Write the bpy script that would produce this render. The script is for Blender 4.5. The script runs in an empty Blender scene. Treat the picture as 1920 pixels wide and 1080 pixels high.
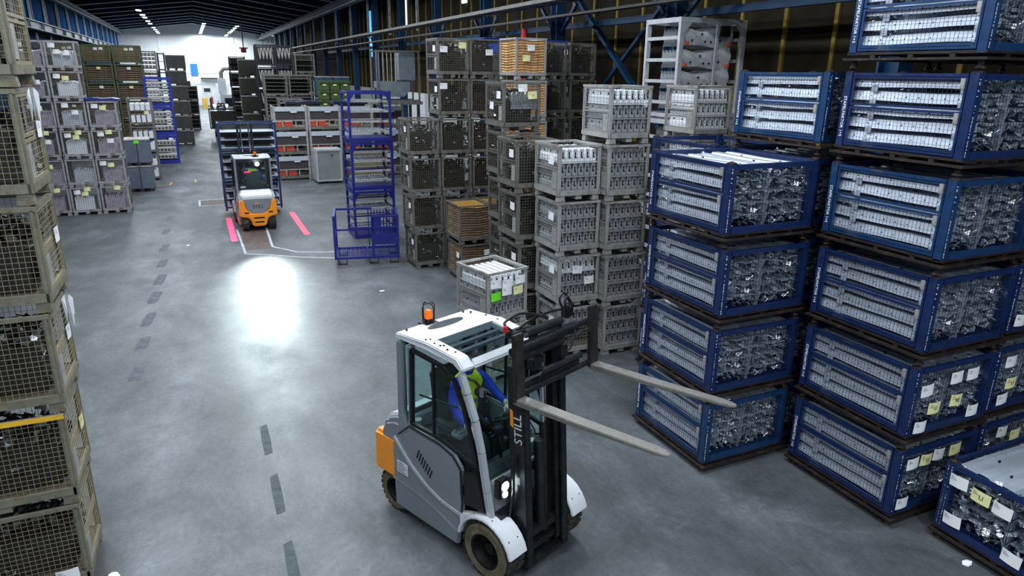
import bpy, bmesh, math, random
from mathutils import Matrix, Vector
random.seed(7)
PI = math.pi
S = bpy.context.scene
COL = S.collection
def rad(a): return a*PI/180

# ------------------------------------------------------------------ camera
cam_d = bpy.data.cameras.new('camera'); cam = bpy.data.objects.new('camera', cam_d); COL.objects.link(cam)
cam_d.sensor_fit = 'HORIZONTAL'; cam_d.sensor_width = 36.0; cam_d.lens = 36.0*1280/1920
cam_d.clip_start = .05; cam_d.clip_end = 400
Rm = Matrix(((0.911509, 0.111831, -0.395785), (-0.411045, 0.280258, -0.867466), (0.013912, 0.953388, 0.301426)))
cam.matrix_world = Matrix.Translation((0, 0, 5.1)) @ Rm.to_4x4()
S.camera = cam
S.view_settings.view_transform = 'Standard'; S.view_settings.look = 'None'
S.view_settings.gamma = 1; S.view_settings.use_curve_mapping = False
S.view_settings.exposure = 0.5
# ------------------------------------------------------------------ world: added dim cool fill light; hall end behind the camera left open for it
W = bpy.data.worlds.new('world'); S.world = W; W.use_nodes = True
W.node_tree.nodes['Background'].inputs[0].default_value = (.70, .85, 1, 1)
W.node_tree.nodes['Background'].inputs[1].default_value = 0.55
# ------------------------------------------------------------------ lamps of the hall
LAMP_NEAR = 165.0
LAMP_FAR = 230.0
def area(loc, sx, sy, power, color=(.86, .93, 1)):
    d = bpy.data.lights.new('lamp_light', 'AREA'); d.shape = 'RECTANGLE'; d.size = sx; d.size_y = sy
    d.energy = power; d.color = color
    o = bpy.data.objects.new('lamp_light', d); COL.objects.link(o); o.location = loc
    return o
lamp_spots = []
for x in (-3.1, 2.0, 5.2):
    for y in range(-6, 57 if x < 0 else 43, 6):
        lamp_spots.append((x, y, 9.35, LAMP_NEAR))
for y in (65, 70.5, 74, 79.5, 84, 92, 97, 102, 106): lamp_spots.append((-3.1, y, 9.35, LAMP_FAR))
for y in (84, 88, 92, 96, 100, 104, 108): lamp_spots.append((2.0, y, 9.55, LAMP_FAR))
for y in (83, 87, 91, 95, 99, 105, 108): lamp_spots.append((5.2, y, 9.35, LAMP_FAR))

# ------------------------------------------------------------------ materials
def lin(c):
    return tuple(((v/255)/12.92 if v/255 <= .04045 else ((v/255+.055)/1.055)**2.4) for v in c)
MATS = {}
def mat(name, rgb, rough=.5, metal=0., var=.12, scale=6., bump=.0, bscale=60., emis=None, estr=0., coat=0., dirt=None, dscale=3., spec=.5):
    if name in MATS: return MATS[name]
    m = bpy.data.materials.new(name); m.use_nodes = True; nt = m.node_tree; N = nt.nodes; L = nt.links
    b = N['Principled BSDF']; c = lin(rgb)
    b.inputs['Roughness'].default_value = rough; b.inputs['Metallic'].default_value = metal
    b.inputs['Specular IOR Level'].default_value = spec
    if coat: b.inputs['Coat Weight'].default_value = coat
    tc = N.new('ShaderNodeTexCoord')
    if var:
        n = N.new('ShaderNodeTexNoise'); n.inputs['Scale'].default_value = scale; n.inputs['Detail'].default_value = 4
        L.new(tc.outputs['Object'], n.inputs['Vector'])
        r = N.new('ShaderNodeValToRGB'); e = r.color_ramp.elements
        e[0].position = .3; e[0].color = tuple(max(0, v*(1-var*1.6)) for v in c)+(1,)
        e[1].position = .7; e[1].color = tuple(min(1, v*(1+var)) for v in c)+(1,)
        L.new(n.outputs['Fac'], r.inputs[0]); out = r.outputs[0]
        if dirt:
            n2 = N.new('ShaderNodeTexNoise'); n2.inputs['Scale'].default_value = dscale; n2.inputs['Detail'].default_value = 6; n2.inputs['Roughness'].default_value = .7
            L.new(tc.outputs['Object'], n2.inputs['Vector'])
            r2 = N.new('ShaderNodeValToRGB'); r2.color_ramp.elements[0].position = .55; r2.color_ramp.elements[1].position = .68
            L.new(n2.outputs['Fac'], r2.inputs[0])
            mx = N.new('ShaderNodeMix'); mx.data_type = 'RGBA'
            L.new(r2.outputs[0], mx.inputs[0]); L.new(out, mx.inputs[6]); mx.inputs[7].default_value = lin(dirt)+(1,)
            out = mx.outputs[2]
        L.new(out, b.inputs['Base Color'])
    else:
        b.inputs['Base Color'].default_value = c+(1,)
    if bump:
        n = N.new('ShaderNodeTexNoise'); n.inputs['Scale'].default_value = bscale; n.inputs['Detail'].default_value = 3
        L.new(tc.outputs['Object'], n.inputs['Vector'])
        bp = N.new('ShaderNodeBump'); bp.inputs['Strength'].default_value = bump; bp.inputs['Distance'].default_value = .01
        L.new(n.outputs['Fac'], bp.inputs['Height']); L.new(bp.outputs[0], b.inputs['Normal'])
    if emis:
        b.inputs['Emission Color'].default_value = lin(emis)+(1,); b.inputs['Emission Strength'].default_value = estr
    MATS[name] = m; return m
def glassmat(name, tint, gloss=.035):
    m = bpy.data.materials.new(name); m.use_nodes = True; nt = m.node_tree; N = nt.nodes; L = nt.links
    N.clear(); o = N.new('ShaderNodeOutputMaterial'); t = N.new('ShaderNodeBsdfTransparent'); g = N.new('ShaderNodeBsdfGlossy')
    t.inputs[0].default_value = tint+(1,); g.inputs['Roughness'].default_value = .03
    lw = N.new('ShaderNodeLayerWeight'); pw_ = N.new('ShaderNodeMath'); pw_.operation = 'POWER'; pw_.inputs[1].default_value = 4; L.new(lw.outputs['Facing'], pw_.inputs[0])
    f = N.new('ShaderNodeMath'); f.operation = 'MULTIPLY_ADD'; L.new(pw_.outputs[0], f.inputs[0]); f.inputs[1].default_value = .5; f.inputs[2].default_value = gloss
    mx = N.new('ShaderNodeMixShader'); L.new(f.outputs[0], mx.inputs[0]); L.new(t.outputs[0], mx.inputs[1]); L.new(g.outputs[0], mx.inputs[2])
    L.new(mx.outputs[0], o.inputs[0]); MATS[name] = m; return m
M = dict(
 olive=mat('olive_steel', (128,126,108), .55, .3, .18, 8, .2, 80, dirt=(110,80,52), dscale=5),
 steel=mat('grey_steel', (118,116,110), .5, .4, .16, 7, .2, 80, dirt=(84,66,50), dscale=4),
 steel_l=mat('light_grey_steel', (166,166,162), .5, .3, .12, 7, dirt=(105,92,78), dscale=4),
 steel_d=mat('dark_steel', (58,56,52), .45, .6, .25, 7, .2, 50),
 wire=mat('wire_steel', (112,110,102), .45, .5, .1, 20),
 wire_o=mat('olive_wire', (152,142,112), .5, .3, .12, 20),
 wire_l=mat('light_wire', (150,150,146), .5, .4, .1, 20),
 blue=mat('blue_paint', (20,42,86), .38, .1, .2, 5, .1, 60, dirt=(48,62,84), dscale=4),
 blue2=mat('petrol_blue_paint', (22,56,96), .38, .1, .2, 5, .1, 60, dirt=(60,72,84), dscale=4),
 blue_v=mat('bright_blue_paint', (24,34,118), .38, .1, .15, 5),
 blue_r=mat('vivid_blue_paint', (26,46,150), .38, .1, .12, 5),
 bwire=mat('blue_wire', (34,48,76), .45, .3, .1, 20),
 skid=mat('rusty_skid', (46,38,36), .6, .4, .3, 9, dirt=(84,66,54), dscale=6),
 alu=mat('pressed_aluminium', (188,198,210), .36, .4, .1, 5, .25, 30),
 alu_d=mat('shadowed_pressing', (120,128,136), .3, .85, .2, 8, .4, 40),
 glint=mat('bright_sheet', (205,212,216), .2, .8, .25, 12, .6, 30),
 hole=mat('hole_black', (12,14,18), .7, 0, 0),
 white=mat('moulded_white', (232,236,240), .45, 0, .04, 6),
 mgrey=mat('moulded_grey', (160,164,168), .5, 0, .1, 6),
 mauve=mat('mauve_grey_bag', (178,170,184), .4, 0, .15, 10, .3, 30),
 paper=mat('paper_white', (236,238,238), .7, 0, .03, 8),
 yellow=mat('paper_yellow', (232,232,168), .7, 0, .03, 8),
 ygreen=mat('paper_green', (110,225,40), .7, 0, .03, 8),
 ink=mat('ink', (70,70,66), .7, 0, 0),
 card=mat('cardboard', (176,140,98), .8, 0, .14, 9, .2, 30),
 card_b=mat('bright_cardboard', (205,165,112), .8, 0, .12, 9, .2, 30),
 card_d=mat('dark_cardboard', (118,98,76), .8, 0, .16, 9, .2, 30),
 wood=mat('grey_wood', (110,100,84), .75, 0, .25, 12, .2, 40),
 gold=mat('ochre_board', (196,160,84), .7, 0, .12, 5),
 green=mat('army_green', (80,88,56), .55, .1, .2, 6),
 bgreen=mat('bin_green', (66,86,44), .5, 0, .15, 5),
 bpetrol=mat('bin_petrol', (34,74,100), .5, 0, .15, 5),
 plank=mat('brown_plank', (116,96,72), .7, 0, .35, 10),
 orange=mat('orange_paint', (246,150,18), .35, 0, .05, 4, coat=.3),
 red=mat('red_box', (196,72,40), .5, 0, .1, 5),
 tgrey=mat('truck_grey', (132,138,144), .38, .25, .05, 3, coat=.2),
 tlight=mat('truck_light_grey', (176,182,188), .35, .25, .05, 3, coat=.2),
 tsilver=mat('truck_silver_white', (206,211,216), .35, .0, .04, 3, coat=.3),
 tblack=mat('truck_black', (24,26,28), .4, .2, .2, 6),
 mast=mat('mast_black', (44,48,50), .35, .55, .25, 9, .15, 40, dirt=(66,64,62), dscale=5),
 fork=mat('worn_fork_steel', (148,146,140), .4, .65, .12, 6, .1, 60, dirt=(126,120,112), dscale=6),
 shank=mat('fork_shank_steel', (66,66,64), .38, .7, .25, 10, .2, 60, dirt=(96,84,66), dscale=6),
 chrome=mat('chrome_rod', (220,222,224), .12, 1, 0),
 rubber=mat('tyre_rubber', (46,43,38), .85, 0, .25, 8, .3, 60, dirt=(92,86,62), dscale=6),
 rubber_w=mat('dusty_tyre_wall', (98,92,70), .9, 0, .3, 12, .3, 60),
 rim=mat('dark_rim', (30,30,30), .5, .6, .2, 8),
 interior=mat('cab_interior', (46,54,56), .6, 0, .2, 6),
 seatm=mat('seat_cloth', (44,50,54), .85, 0, .2, 20),
 lampon=mat('headlamp_lit', (255,255,255), .3, 0, 0, emis=(240,250,255), estr=14),
 diffuser=mat('lamp_diffuser', (255,255,255), .3, 0, 0, emis=(232,238,255), estr=14),
 redlit=mat('red_lamp', (255,30,50), .3, 0, 0, emis=(255,20,60), estr=4),
 beacon=mat('amber_lens', (240,100,8), .2, 0, .1, 30, emis=(255,110,0), estr=.25),
 skin=mat('skin', (206,160,132), .5, 0, .06, 10),
 glove=mat('pale_glove', (196,184,168), .7, 0, .1, 20),
 hair=mat('dark_hair', (34,26,22), .7, 0, .2, 60),
 jacket=mat('royal_blue_jacket', (20,64,190), .75, 0, .12, 14, .4, 30),
 vest=mat('hi_vis_yellow', (222,255,40), .6, 0, .05, 12, .3, 25, emis=(150,255,0), estr=.0),
 band=mat('reflective_band', (170,180,180), .3, .4, .05, 8),
 trouser=mat('black_trousers', (22,24,28), .8, 0, .15, 14),
 concrete_w=mat('white_wall_paint', (226,232,232), .8, 0, .03, 1.2),
 beam=mat('beam_grey', (128,136,142), .5, .1, .2, 3),
 teal=mat('teal_blue_steel', (0,74,130), .9, .0, .45, .8, spec=.05),
 teal_d=mat('dark_teal_panel', (8,38,60), .9, 0, .35, .9, spec=.05),
 colblue=mat('column_blue', (8,58,92), .5, .1, .25, 2),
 brown=mat('olive_brown_cladding', (58,52,40), .9, 0, .2, 1.2, spec=.08),
 brown2=mat('olive_brown_cladding_two', (50,46,37), .9, 0, .2, 1.2, spec=.08),
 rib=mat('mustard_rib', (150,128,44), .6, .1, .2, 3),
 roof=mat('roof_dark', (12,48,72), .95, 0, .3, .6, spec=.03),
 purlin=mat('purlin_grey', (224,230,234), .6, 0, .15, 2),
 cable=mat('cable_sheath', (70,84,100), .5, .1, .2, 5),
 redv=mat('red_paint', (190,24,30), .45, 0, .1, 6),
 yel=mat('yellow_paint', (230,180,40), .5, 0, .1, 6),
 tub=mat('blue_plastic', (24,66,180), .4, 0, .1, 6),
 cabg=mat('cabinet_grey', (132,138,140), .45, .2, .06, 2),
 plate=mat('checker_plate', (92,82,78), .6, .3, .25, 8, .2, 40),
 line=mat('floor_line_white', (178,188,190), .7, 0, .2, 6),
 worn=mat('worn_dark_patch', (84,88,96), .7, 0, .25, 6),
 dgreen=mat('faded_green_dash', (60,72,74), .7, 0, .3, 9),
)
glassmat('cab_glass', (.86, .95, .94)); glassmat('roof_glass', (.80, .86, .87), .16); glassmat('film', (.86, .88, .9))
M['glass'] = MATS['cab_glass']; M['rglass'] = MATS['roof_glass']; M['film'] = MATS['film']

def floor_material():
    m = bpy.data.materials.new('concrete_floor'); m.use_nodes = True; nt = m.node_tree; N = nt.nodes; L = nt.links
    b = N['Principled BSDF']; tc = N.new('ShaderNodeTexCoord')
    def noise(scale, detail, rough, sc=(1, 1, 1), dist=0):
        mp = N.new('ShaderNodeMapping'); mp.inputs['Scale'].default_value = sc; L.new(tc.outputs['Object'], mp.inputs[0])
        n = N.new('ShaderNodeTexNoise'); n.inputs['Scale'].default_value = scale; n.inputs['Detail'].default_value = detail
        n.inputs['Roughness'].default_value = rough; n.inputs['Distortion'].default_value = dist; L.new(mp.outputs[0], n.inputs[0]); return n.outputs['Fac']
    def ramp(src, stops):
        r = N.new('ShaderNodeValToRGB'); e = r.color_ramp.elements
        e[0].position, e[0].color = stops[0][0], stops[0][1]+(1,)
        e[1].position, e[1].color = stops[-1][0], stops[-1][1]+(1,)
        for p, c in stops[1:-1]:
            q = e.new(p); q.color = c+(1,)
        L.new(src, r.inputs[0]); return r.outputs[0]
    def mix(f, a, bb, mode='MIX'):
        x = N.new('ShaderNodeMix'); x.data_type = 'RGBA'; x.blend_type = mode
        if isinstance(f, float): x.inputs[0].default_value = f
        else: L.new(f, x.inputs[0])
        L.new(a, x.inputs[6]); L.new(bb, x.inputs[7]); return x.outputs[2]
    g = lambda v, k=1.0: lin((v*.945*k, v*1.0*k, v*1.035*k))
    base = ramp(noise(.8, 10, .72, (1, .7, 1), .6), [(.3, g(66)), (.5, g(88)), (.72, g(113))])
    streak = ramp(noise(1.3, 7, .7, (1.2, .4, 1), .8), [(.35, (.88,)*3), (.65, (1.07,)*3)])
    fine = ramp(noise(14, 6, .75, (1, .6, 1)), [(.28, (.72,)*3), (.5, (1.,)*3), (.75, (1.2,)*3)])
    scr = ramp(noise(3, 4, .6, (.6, 1.6, 1), 2.5), [(.6, (1.,)*3), (.64, (1.22,)*3), (.68, (1.,)*3)])
    blot = ramp(noise(.3, 5, .6, (1, .7, 1), .5), [(.36, (.74,)*3), (.6, (1.1,)*3)])
    c = mix(1., base, streak, 'MULTIPLY'); c = mix(1., c, fine, 'MULTIPLY'); c = mix(1., c, scr, 'MULTIPLY'); c = mix(1., c, blot, 'MULTIPLY')
    sx = N.new('ShaderNodeSeparateXYZ'); wob = noise(.5, 4, .6); L.new(tc.outputs['Object'], sx.inputs[0])
    ad = N.new('ShaderNodeMath'); ad.operation = 'MULTIPLY_ADD'; L.new(wob, ad.inputs[0]); ad.inputs[1].default_value = 1.6; L.new(sx.outputs[0], ad.inputs[2])
    mr = N.new('ShaderNodeMapRange'); L.new(ad.outputs[0], mr.inputs[0]); mr.inputs[1].default_value = -1.2; mr.inputs[2].default_value = 2.4; mr.inputs[3].default_value = 0; mr.inputs[4].default_value = 1
    lane = ramp(mr.outputs[0], [(0, (.97,)*3), (.2, (1.0,)*3), (.3, (1.38,)*3), (.5, (1.05,)*3), (.75, (1.2,)*3), (1, (1.0,)*3)])
    c = mix(1., c, lane, 'MULTIPLY')
    L.new(c, b.inputs['Base Color'])
    rr = ramp(noise(.9, 5, .6, (1, .5, 1)), [(.3, (.36,)*3), (.7, (.58,)*3)]); L.new(rr, b.inputs['Roughness'])
    b.inputs['Specular IOR Level'].default_value = .45
    bp = N.new('ShaderNodeBump'); bp.inputs['Strength'].default_value = .12; bp.inputs['Distance'].default_value = .01
    L.new(noise(30, 4, .6), bp.inputs['Height']); L.new(bp.outputs[0], b.inputs['Normal'])
    return m
M['floor'] = floor_material()
def board_material():   # corrugated-board look on the open carton linings is geometry; this is only for the ceiling sheets
    return M['roof']

# ------------------------------------------------------------------ mesh builder
class MB:
    def __init__(s): s.v = []; s.f = []; s.m = []; s.cur = 0
    def mi(s, i): s.cur = i; return s
    def add(s, vs, fs):
        o = len(s.v); s.v += [tuple(v) for v in vs]
        for f in fs: s.f.append(tuple(o+i for i in f)); s.m.append(s.cur)
        return s
    def box(s, x0, x1, y0, y1, z0, z1):
        vs = [(x, y, z) for x in (x0, x1) for y in (y0, y1) for z in (z0, z1)]
        return s.add(vs, [(0,1,3,2), (4,6,7,5), (0,4,5,1), (2,3,7,6), (0,2,6,4), (1,5,7,3)])
    def obox(s, c, size, rot):       # oriented box, rot = Matrix 3x3
        hx, hy, hz = size[0]/2, size[1]/2, size[2]/2; c = Vector(c)
        vs = [tuple(c+rot@Vector((x, y, z))) for x in (-hx, hx) for y in (-hy, hy) for z in (-hz, hz)]
        return s.add(vs, [(0,1,3,2), (4,6,7,5), (0,4,5,1), (2,3,7,6), (0,2,6,4), (1,5,7,3)])
    def bar(s, p, q, w, h=None, caps=True, up=(0, 0, 1)):
        h = h or w; p = Vector(p); q = Vector(q); d = (q-p).normalized(); u = Vector(up)
        if abs(d.dot(u)) > .95: u = Vector((1, 0, 0))
        a = d.cross(u).normalized(); b = a.cross(d)
        vs = [tuple(e+a*(w/2*i)+b*(h/2*j)) for e in (p, q) for i, j in ((-1,-1), (1,-1), (1,1), (-1,1))]
        fs = [(0,1,5,4), (1,2,6,5), (2,3,7,6), (3,0,4,7)]
        if caps: fs += [(3,2,1,0), (4,5,6,7)]
        return s.add(vs, fs)
    def tube(s, pts, r, n=8, caps=True):
        pts = [Vector(p) for p in pts]; rs = r if isinstance(r, (list, tuple)) else [r]*len(pts)
        rings = []; u = None
        for i, p in enumerate(pts):
            if i == 0: d = pts[1]-p
            elif i == len(pts)-1: d = p-pts[i-1]
            else: d = (pts[i+1]-p).normalized()+(p-pts[i-1]).normalized()
            d.normalize()
            if u is None:
                u = Vector((0, 0, 1)) if abs(d.z) < .9 else Vector((1, 0, 0))
            a = d.cross(u); a.normalize(); u = a.cross(d)
            rings.append([tuple(p+(a*math.cos(2*PI*k/n)+u*math.sin(2*PI*k/n))*rs[i]) for k in range(n)])
        vs = [v for rg in rings for v in rg]; fs = []
        for i in range(len(pts)-1):
            for k in range(n): fs.append((i*n+k, i*n+(k+1) % n, (i+1)*n+(k+1) % n, (i+1)*n+k))
        if caps: fs += [tuple(range(n))[::-1], tuple((len(pts)-1)*n+k for k in range(n))]
        return s.add(vs, fs)
    def prism(s, out, ax, a0, a1):   # outline in the two other axes (order x,z for 'y'; y,z for 'x'; x,y for 'z')
        n = len(out)
        def P(u, v, a): return (a, u, v) if ax == 'x' else ((u, a, v) if ax == 'y' else (u, v, a))
        vs = [P(u, v, a0) for u, v in out]+[P(u, v, a1) for u, v in out]
        return s.add(vs, [tuple(range(n))[::-1], tuple(range(n, 2*n))]+[(i, (i+1) % n, n+(i+1) % n, n+i) for i in range(n)])
    def lathe(s, prof, n=24, c=(0, 0, 0), ax='y'):   # prof: (radius, axial)
        vs = []
        for r, a in prof:
            for k in range(n):
                t = 2*PI*k/n; u, w = r*math.cos(t), r*math.sin(t)
                vs.append((c[0]+u, c[1]+a, c[2]+w) if ax == 'y' else ((c[0]+u, c[1]+w, c[2]+a) if ax == 'z' else (c[0]+a, c[1]+u, c[2]+w)))
        m = len(prof)
        return s.add(vs, [(i*n+k, i*n+(k+1) % n, (i+1)*n+(k+1) % n, (i+1)*n+k) for i in range(m-1) for k in range(n)])
    def frame(s, x0, x1, z0, z1, w, d, y, ax='y'):   # rectangular border, w wide, d deep, in the plane y (or x)
        for a in ((x0, x1, z0, z0+w), (x0, x1, z1-w, z1), (x0, x0+w, z0+w, z1-w), (x1-w, x1, z0+w, z1-w)):
            if ax == 'y': s.box(a[0], a[1], y-d/2, y+d/2, a[2], a[3])
            else: s.box(y-d/2, y+d/2, a[0], a[1], a[2], a[3])
        return s
    def grid(s, x0, x1, z0, z1, y, px, pz, w=.005, ax='y'):
        nx = max(1, round((x1-x0)/px)); nz = max(1, round((z1-z0)/pz))
        def P(a, z, o=0): return (a, y+o, z) if ax == 'y' else (y+o, a, z)
        for i in range(1, nx): s.bar(P(x0+(x1-x0)*i/nx, z0), P(x0+(x1-x0)*i/nx, z1), w, caps=False)
        for i in range(1, nz): s.bar(P(x0, z0+(z1-z0)*i/nz, w), P(x1, z0+(z1-z0)*i/nz, w), w, caps=False)
        return s
    def mesh(s, name, mats, bevel=0, smooth=False, seg=2):
        me = bpy.data.meshes.new(name); me.from_pydata(s.v, [], s.f)
        for m in (mats if isinstance(mats, (list, tuple)) else [mats]): me.materials.append(m)
        me.polygons.foreach_set('material_index', s.m)
        bm = bmesh.new(); bm.from_mesh(me)
        if bevel:
            bmesh.ops.remove_doubles(bm, verts=bm.verts, dist=1e-5)
            bmesh.ops.recalc_face_normals(bm, faces=bm.faces)
            ed = [e for e in bm.edges if len(e.link_faces) == 2 and e.calc_face_angle(0) > rad(28)]
            bmesh.ops.bevel(bm, geom=ed, offset=bevel, segments=seg, affect='EDGES', clamp_overlap=True)
        else: bmesh.ops.recalc_face_normals(bm, faces=bm.faces)
        bm.to_mesh(me); bm.free()
        if smooth or bevel:
            me.polygons.foreach_set('use_smooth', [True]*len(me.polygons)); me.set_sharp_from_angle(angle=rad(35))
        me.update(); return me

def tag(o, label=None, cat=None, group=None, kind=None):
    if label: o['label'] = label
    if cat: o['category'] = cat
    if group: o['group'] = group
    if kind: o['kind'] = kind
    return o
def obj(name, me, parent=None, loc=(0, 0, 0), rot=(0, 0, 0), label=None):
    o = bpy.data.objects.new(name, me); COL.objects.link(o); o.parent = parent
    o.location = loc; o.rotation_euler = rot
    if label: o['label'] = label
    return o
def thing(name, label, cat, loc=(0, 0, 0), rz=0, group=None, kind=None):
    o = bpy.data.objects.new(name, None); COL.objects.link(o); o.empty_display_size = .1
    o.location = loc; o.rotation_euler = (0, 0, rz); return tag(o, label, cat, group, kind)
def struct(name, me, parent=None, loc=(0, 0, 0)):
    o = obj(name, me, parent, loc)
    if parent is None: o['kind'] = 'structure'
    return o
def inst(tmpl, name, label, cat, loc, rz=0, group=None):
    root = thing(name, label, cat, loc, rz, group)
    def rec(parts, par):
        for p in parts:
            o = obj(p[0], p[1], par, p[2] if len(p) > 2 else (0, 0, 0), (0, 0, p[3] if len(p) > 3 else 0), p[5] if len(p) > 5 else None)
            if len(p) > 4 and p[4]: rec(p[4], o)
    rec(tmpl, root); return root
TXT = {}
def text_mesh(s, size, m, align='CENTER'):
    k = (s, size, m.name, align)
    if k in TXT: return TXT[k]
    cu = bpy.data.curves.new('lettering', 'FONT'); cu.body = s; cu.size = size; cu.align_x = align; cu.align_y = 'CENTER'; cu.extrude = .0012; cu.resolution_u = 3
    o = bpy.data.objects.new('lettering', cu); COL.objects.link(o)
    me = bpy.data.meshes.new_from_object(o.evaluated_get(bpy.context.evaluated_depsgraph_get()))
    bpy.data.objects.remove(o); me.materials.clear(); me.materials.append(m); TXT[k] = me; return me
def xform(me, mtx): me = me.copy(); me.transform(mtx); return me
ORD = ['bottom', 'second', 'third', 'fourth', 'fifth', 'sixth', 'seventh', 'eighth', 'top']

# ================================================================== the hall
RX, LX, Y0, Y1, ZE, ZR, RIDGE = 12.0, -8.2, -10, 110, 9.9, 11.1, 1.0
fl = struct('floor', MB().box(-14, 16, Y0, Y1, -.2, 0).mesh('floor', M['floor']))
pw = MB()
for i, (x, y, w, l) in enumerate([(-1.25, 18.6, .34, 1.1), (-1.25, 20.2, .32, .9), (-1.25, 22.1, .3, 1.0), (-1.26, 24.4, .3, .8), (-1.31, 17.1, .32, .95), (-1.37, 15.5, .3, .95), (-1.39, 14.1, .3, .7), (-1.42, 12.6, .3, .7), (-1.2, 26.6, .3, .8)]):
    n = 14; out = []
    for k in range(n):
        t = 2*PI*k/n; q = 1/max(abs(math.cos(t)), abs(math.sin(t)))*random.uniform(.8, 1.0); out.append((w/2*q*math.cos(t)*.8, l/2*q*math.sin(t)))
    obj('worn_patch', MB().prism(out, 'z', 0, .0022).mesh('worn_patch', M['worn']), fl, (x, y, 0), (0, 0, -.12), label='dark worn patch in the concrete')
for a, b in ((9.85, 8.95), (8.42, 7.5), (6.95, 5.95)):
    out = [(-.055, b), (.05, b+.03), (.06, (a+b)/2), (.05, a), (-.05, a-.05), (-.06, (a+b)/2)]
    obj('lane_dash', MB().prism(out, 'z', 0, .0025).mesh('lane_dash', M['dgreen']), fl, (.42, 0, 0), label='faded dark green lane dash')
def ribbon(pts, w, z=.003):
    b = MB()
    for p, q in zip(pts[:-1], pts[1:]): b.bar((p[0], p[1], z/2), (q[0], q[1], z/2), w, z)
    return b
obj('floor_line', ribbon([(.86, 23.9), (.90, 20.5), (1.5, 20.15), (2.34, 19.55), (3.3, 19.05)], .07).mesh('floor_line', M['line']), fl, label='white line round the pit cover')
obj('floor_line', ribbon([(1.78, 23.9), (1.70, 21.1), (2.3, 20.2), (3.0, 19.9), (3.6, 19.8)], .07).mesh('floor_line', M['line']), fl, label='white line round the pit cover')
obj('pit_cover', MB().box(.95, 1.66, 20.9, 24.6, 0, .002).mesh('pit_cover', M['plate']), fl, label='brown steel pit cover')
obj('pit_cover', MB().box(-.16, .9, 28.75, 29.95, 0, .002).mesh('pit_cover', M['plate']), fl, label='brown steel cover with white border')
obj('floor_line', ribbon([(-.2, 30.0), (.95, 30.0), (.95, 28.7), (-.2, 28.7), (-.2, 30.0)], .08).mesh('floor_line', M['line']), fl)
obj('floor_line', ribbon([(-1.95, 34.5), (-1.35, 34.6), (-1.3, 35.4)], .05).mesh('floor_line', M['yel']), fl, label='yellow corner mark')
obj('floor_line', ribbon([(-.3, 35.0), (-.3, 36.0)], .05).mesh('floor_line', M['yel']), fl, label='yellow mark')
for i, (x, y) in enumerate([(3.67, 15.62), (-.61, 22.17), (-1.31, 7.09), (7.22, 3.62)]):
    b = MB(); b.add([(-.09, -.05, .004), (.02, -.07, .012), (.1, -.03, .004), (.08, .05, .01), (-.03, .06, .004), (-.1, .03, .016)], [(0,1,2,3,4,5)])
    b.add([(-.09, -.05, .001), (.02, -.07, .001), (.1, -.03, .001), (.08, .05, .001), (-.03, .06, .001), (-.1, .03, .001)], [(5,4,3,2,1,0)])
    o = obj('paper_scrap', b.mesh('paper_scrap', M['paper']), None, (x, y, 0), (0, 0, i*1.1))
    o.scale = (.65, .65, 1)
    tag(o, ['torn white paper scrap on the open floor in front of the open mesh crate', 'small white paper scrap on the lane behind the orange truck',
            'white paper scrap on the floor beside the near left stack', 'white paper scrap by the open blue stillage at lower right'][i], 'paper')

# end wall
ew = MB().prism([(LX, 0), (RX, 0), (RX, 9.5), (9.4, ZE), (RIDGE, ZR), (LX, ZE)], 'y', Y1, Y1+.3)
we = struct('wall_end', ew.mesh('wall_end', M['concrete_w']))
for z in (2.9, 4.3, 5.8): obj('wall_seam', MB().box(LX, RX, Y1-.06, Y1, z, z+.07).mesh('wall_seam', M['purlin']), we)
for x in (-3.4, 6.2): obj('drain_pipe', MB().tube([(x, Y1-.1, 6), (x, Y1-.1, 10.1)], .05, 6).mesh('drain_pipe', M['purlin']), we)
# left wall : upper band of studs and teal sheets
lw = struct('wall_left', MB().box(LX-.3, LX-.12, Y0, Y1, 0, ZE).mesh('wall_left', M['teal_d']))
st = MB().box(-.06, .06, -.03, .03, 0, 2.3).mesh('stud', M['purlin']); sh = MB().box(-.02, .02, -2.05, 2.05, 0, 2.3).mesh('wall_sheet', M['teal'])
bm_ = MB().box(-.05, .05, -.06, .06, 0, 1.4).mesh('lower_stud', M['beam'])
y = 31.
while y < Y1-1:
    obj('stud', st, lw, (LX+.05, y, 7.4)); obj('lower_stud', bm_, lw, (LX, y+1.2, 5.6))
    obj('wall_sheet', sh, lw, (LX-.05, y+2.5, 7.5)); obj('stud', xform(bm_, Matrix.Scale(1.7, 4, (0, 0, 1))) if y < 32 else bpy.data.meshes.get('lower_stud.001') or bm_, lw, (LX-.02, y+1.0, 7.5))
    y += 5
def ibeam(name, x, z, w, h, m, y0=Y0, y1=Y1):
    b = MB().box(x-w/2, x+w/2, y0, y1, z-.03, z+.02).box(x-w/2, x+w/2, y0, y1, z+h-.02, z+h+.03).box(x-.02, x+.02, y0, y1, z+.02, z+h-.02)
    return b
bl = struct('trim_1', ibeam('b', LX+.35, 7.1, .35, .42, 0).mesh('crane_beam', M['beam']))
for i in range(24): obj('stiffener', MB().box(LX+.19, LX+.52, 0, .04, 7.13, 7.5).mesh('stiffener', M['beam']) if i == 0 else stf, bl, (0, 10+i*4.2, 0)); stf = bl.children[0].data
struct('trim_2', MB().box(LX, LX+.25, Y0, Y1, 6.1, 6.35).mesh('lower_rail', M['teal_d']))
struct('trim_3', MB().box(LX+.05, LX+.7, Y0, Y1, 9.35, 9.62).tube([(LX+.75, Y0, 9.2), (LX+.75, Y1, 9.2)], .07, 6).mesh('eaves_beam', M['beam']))
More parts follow.
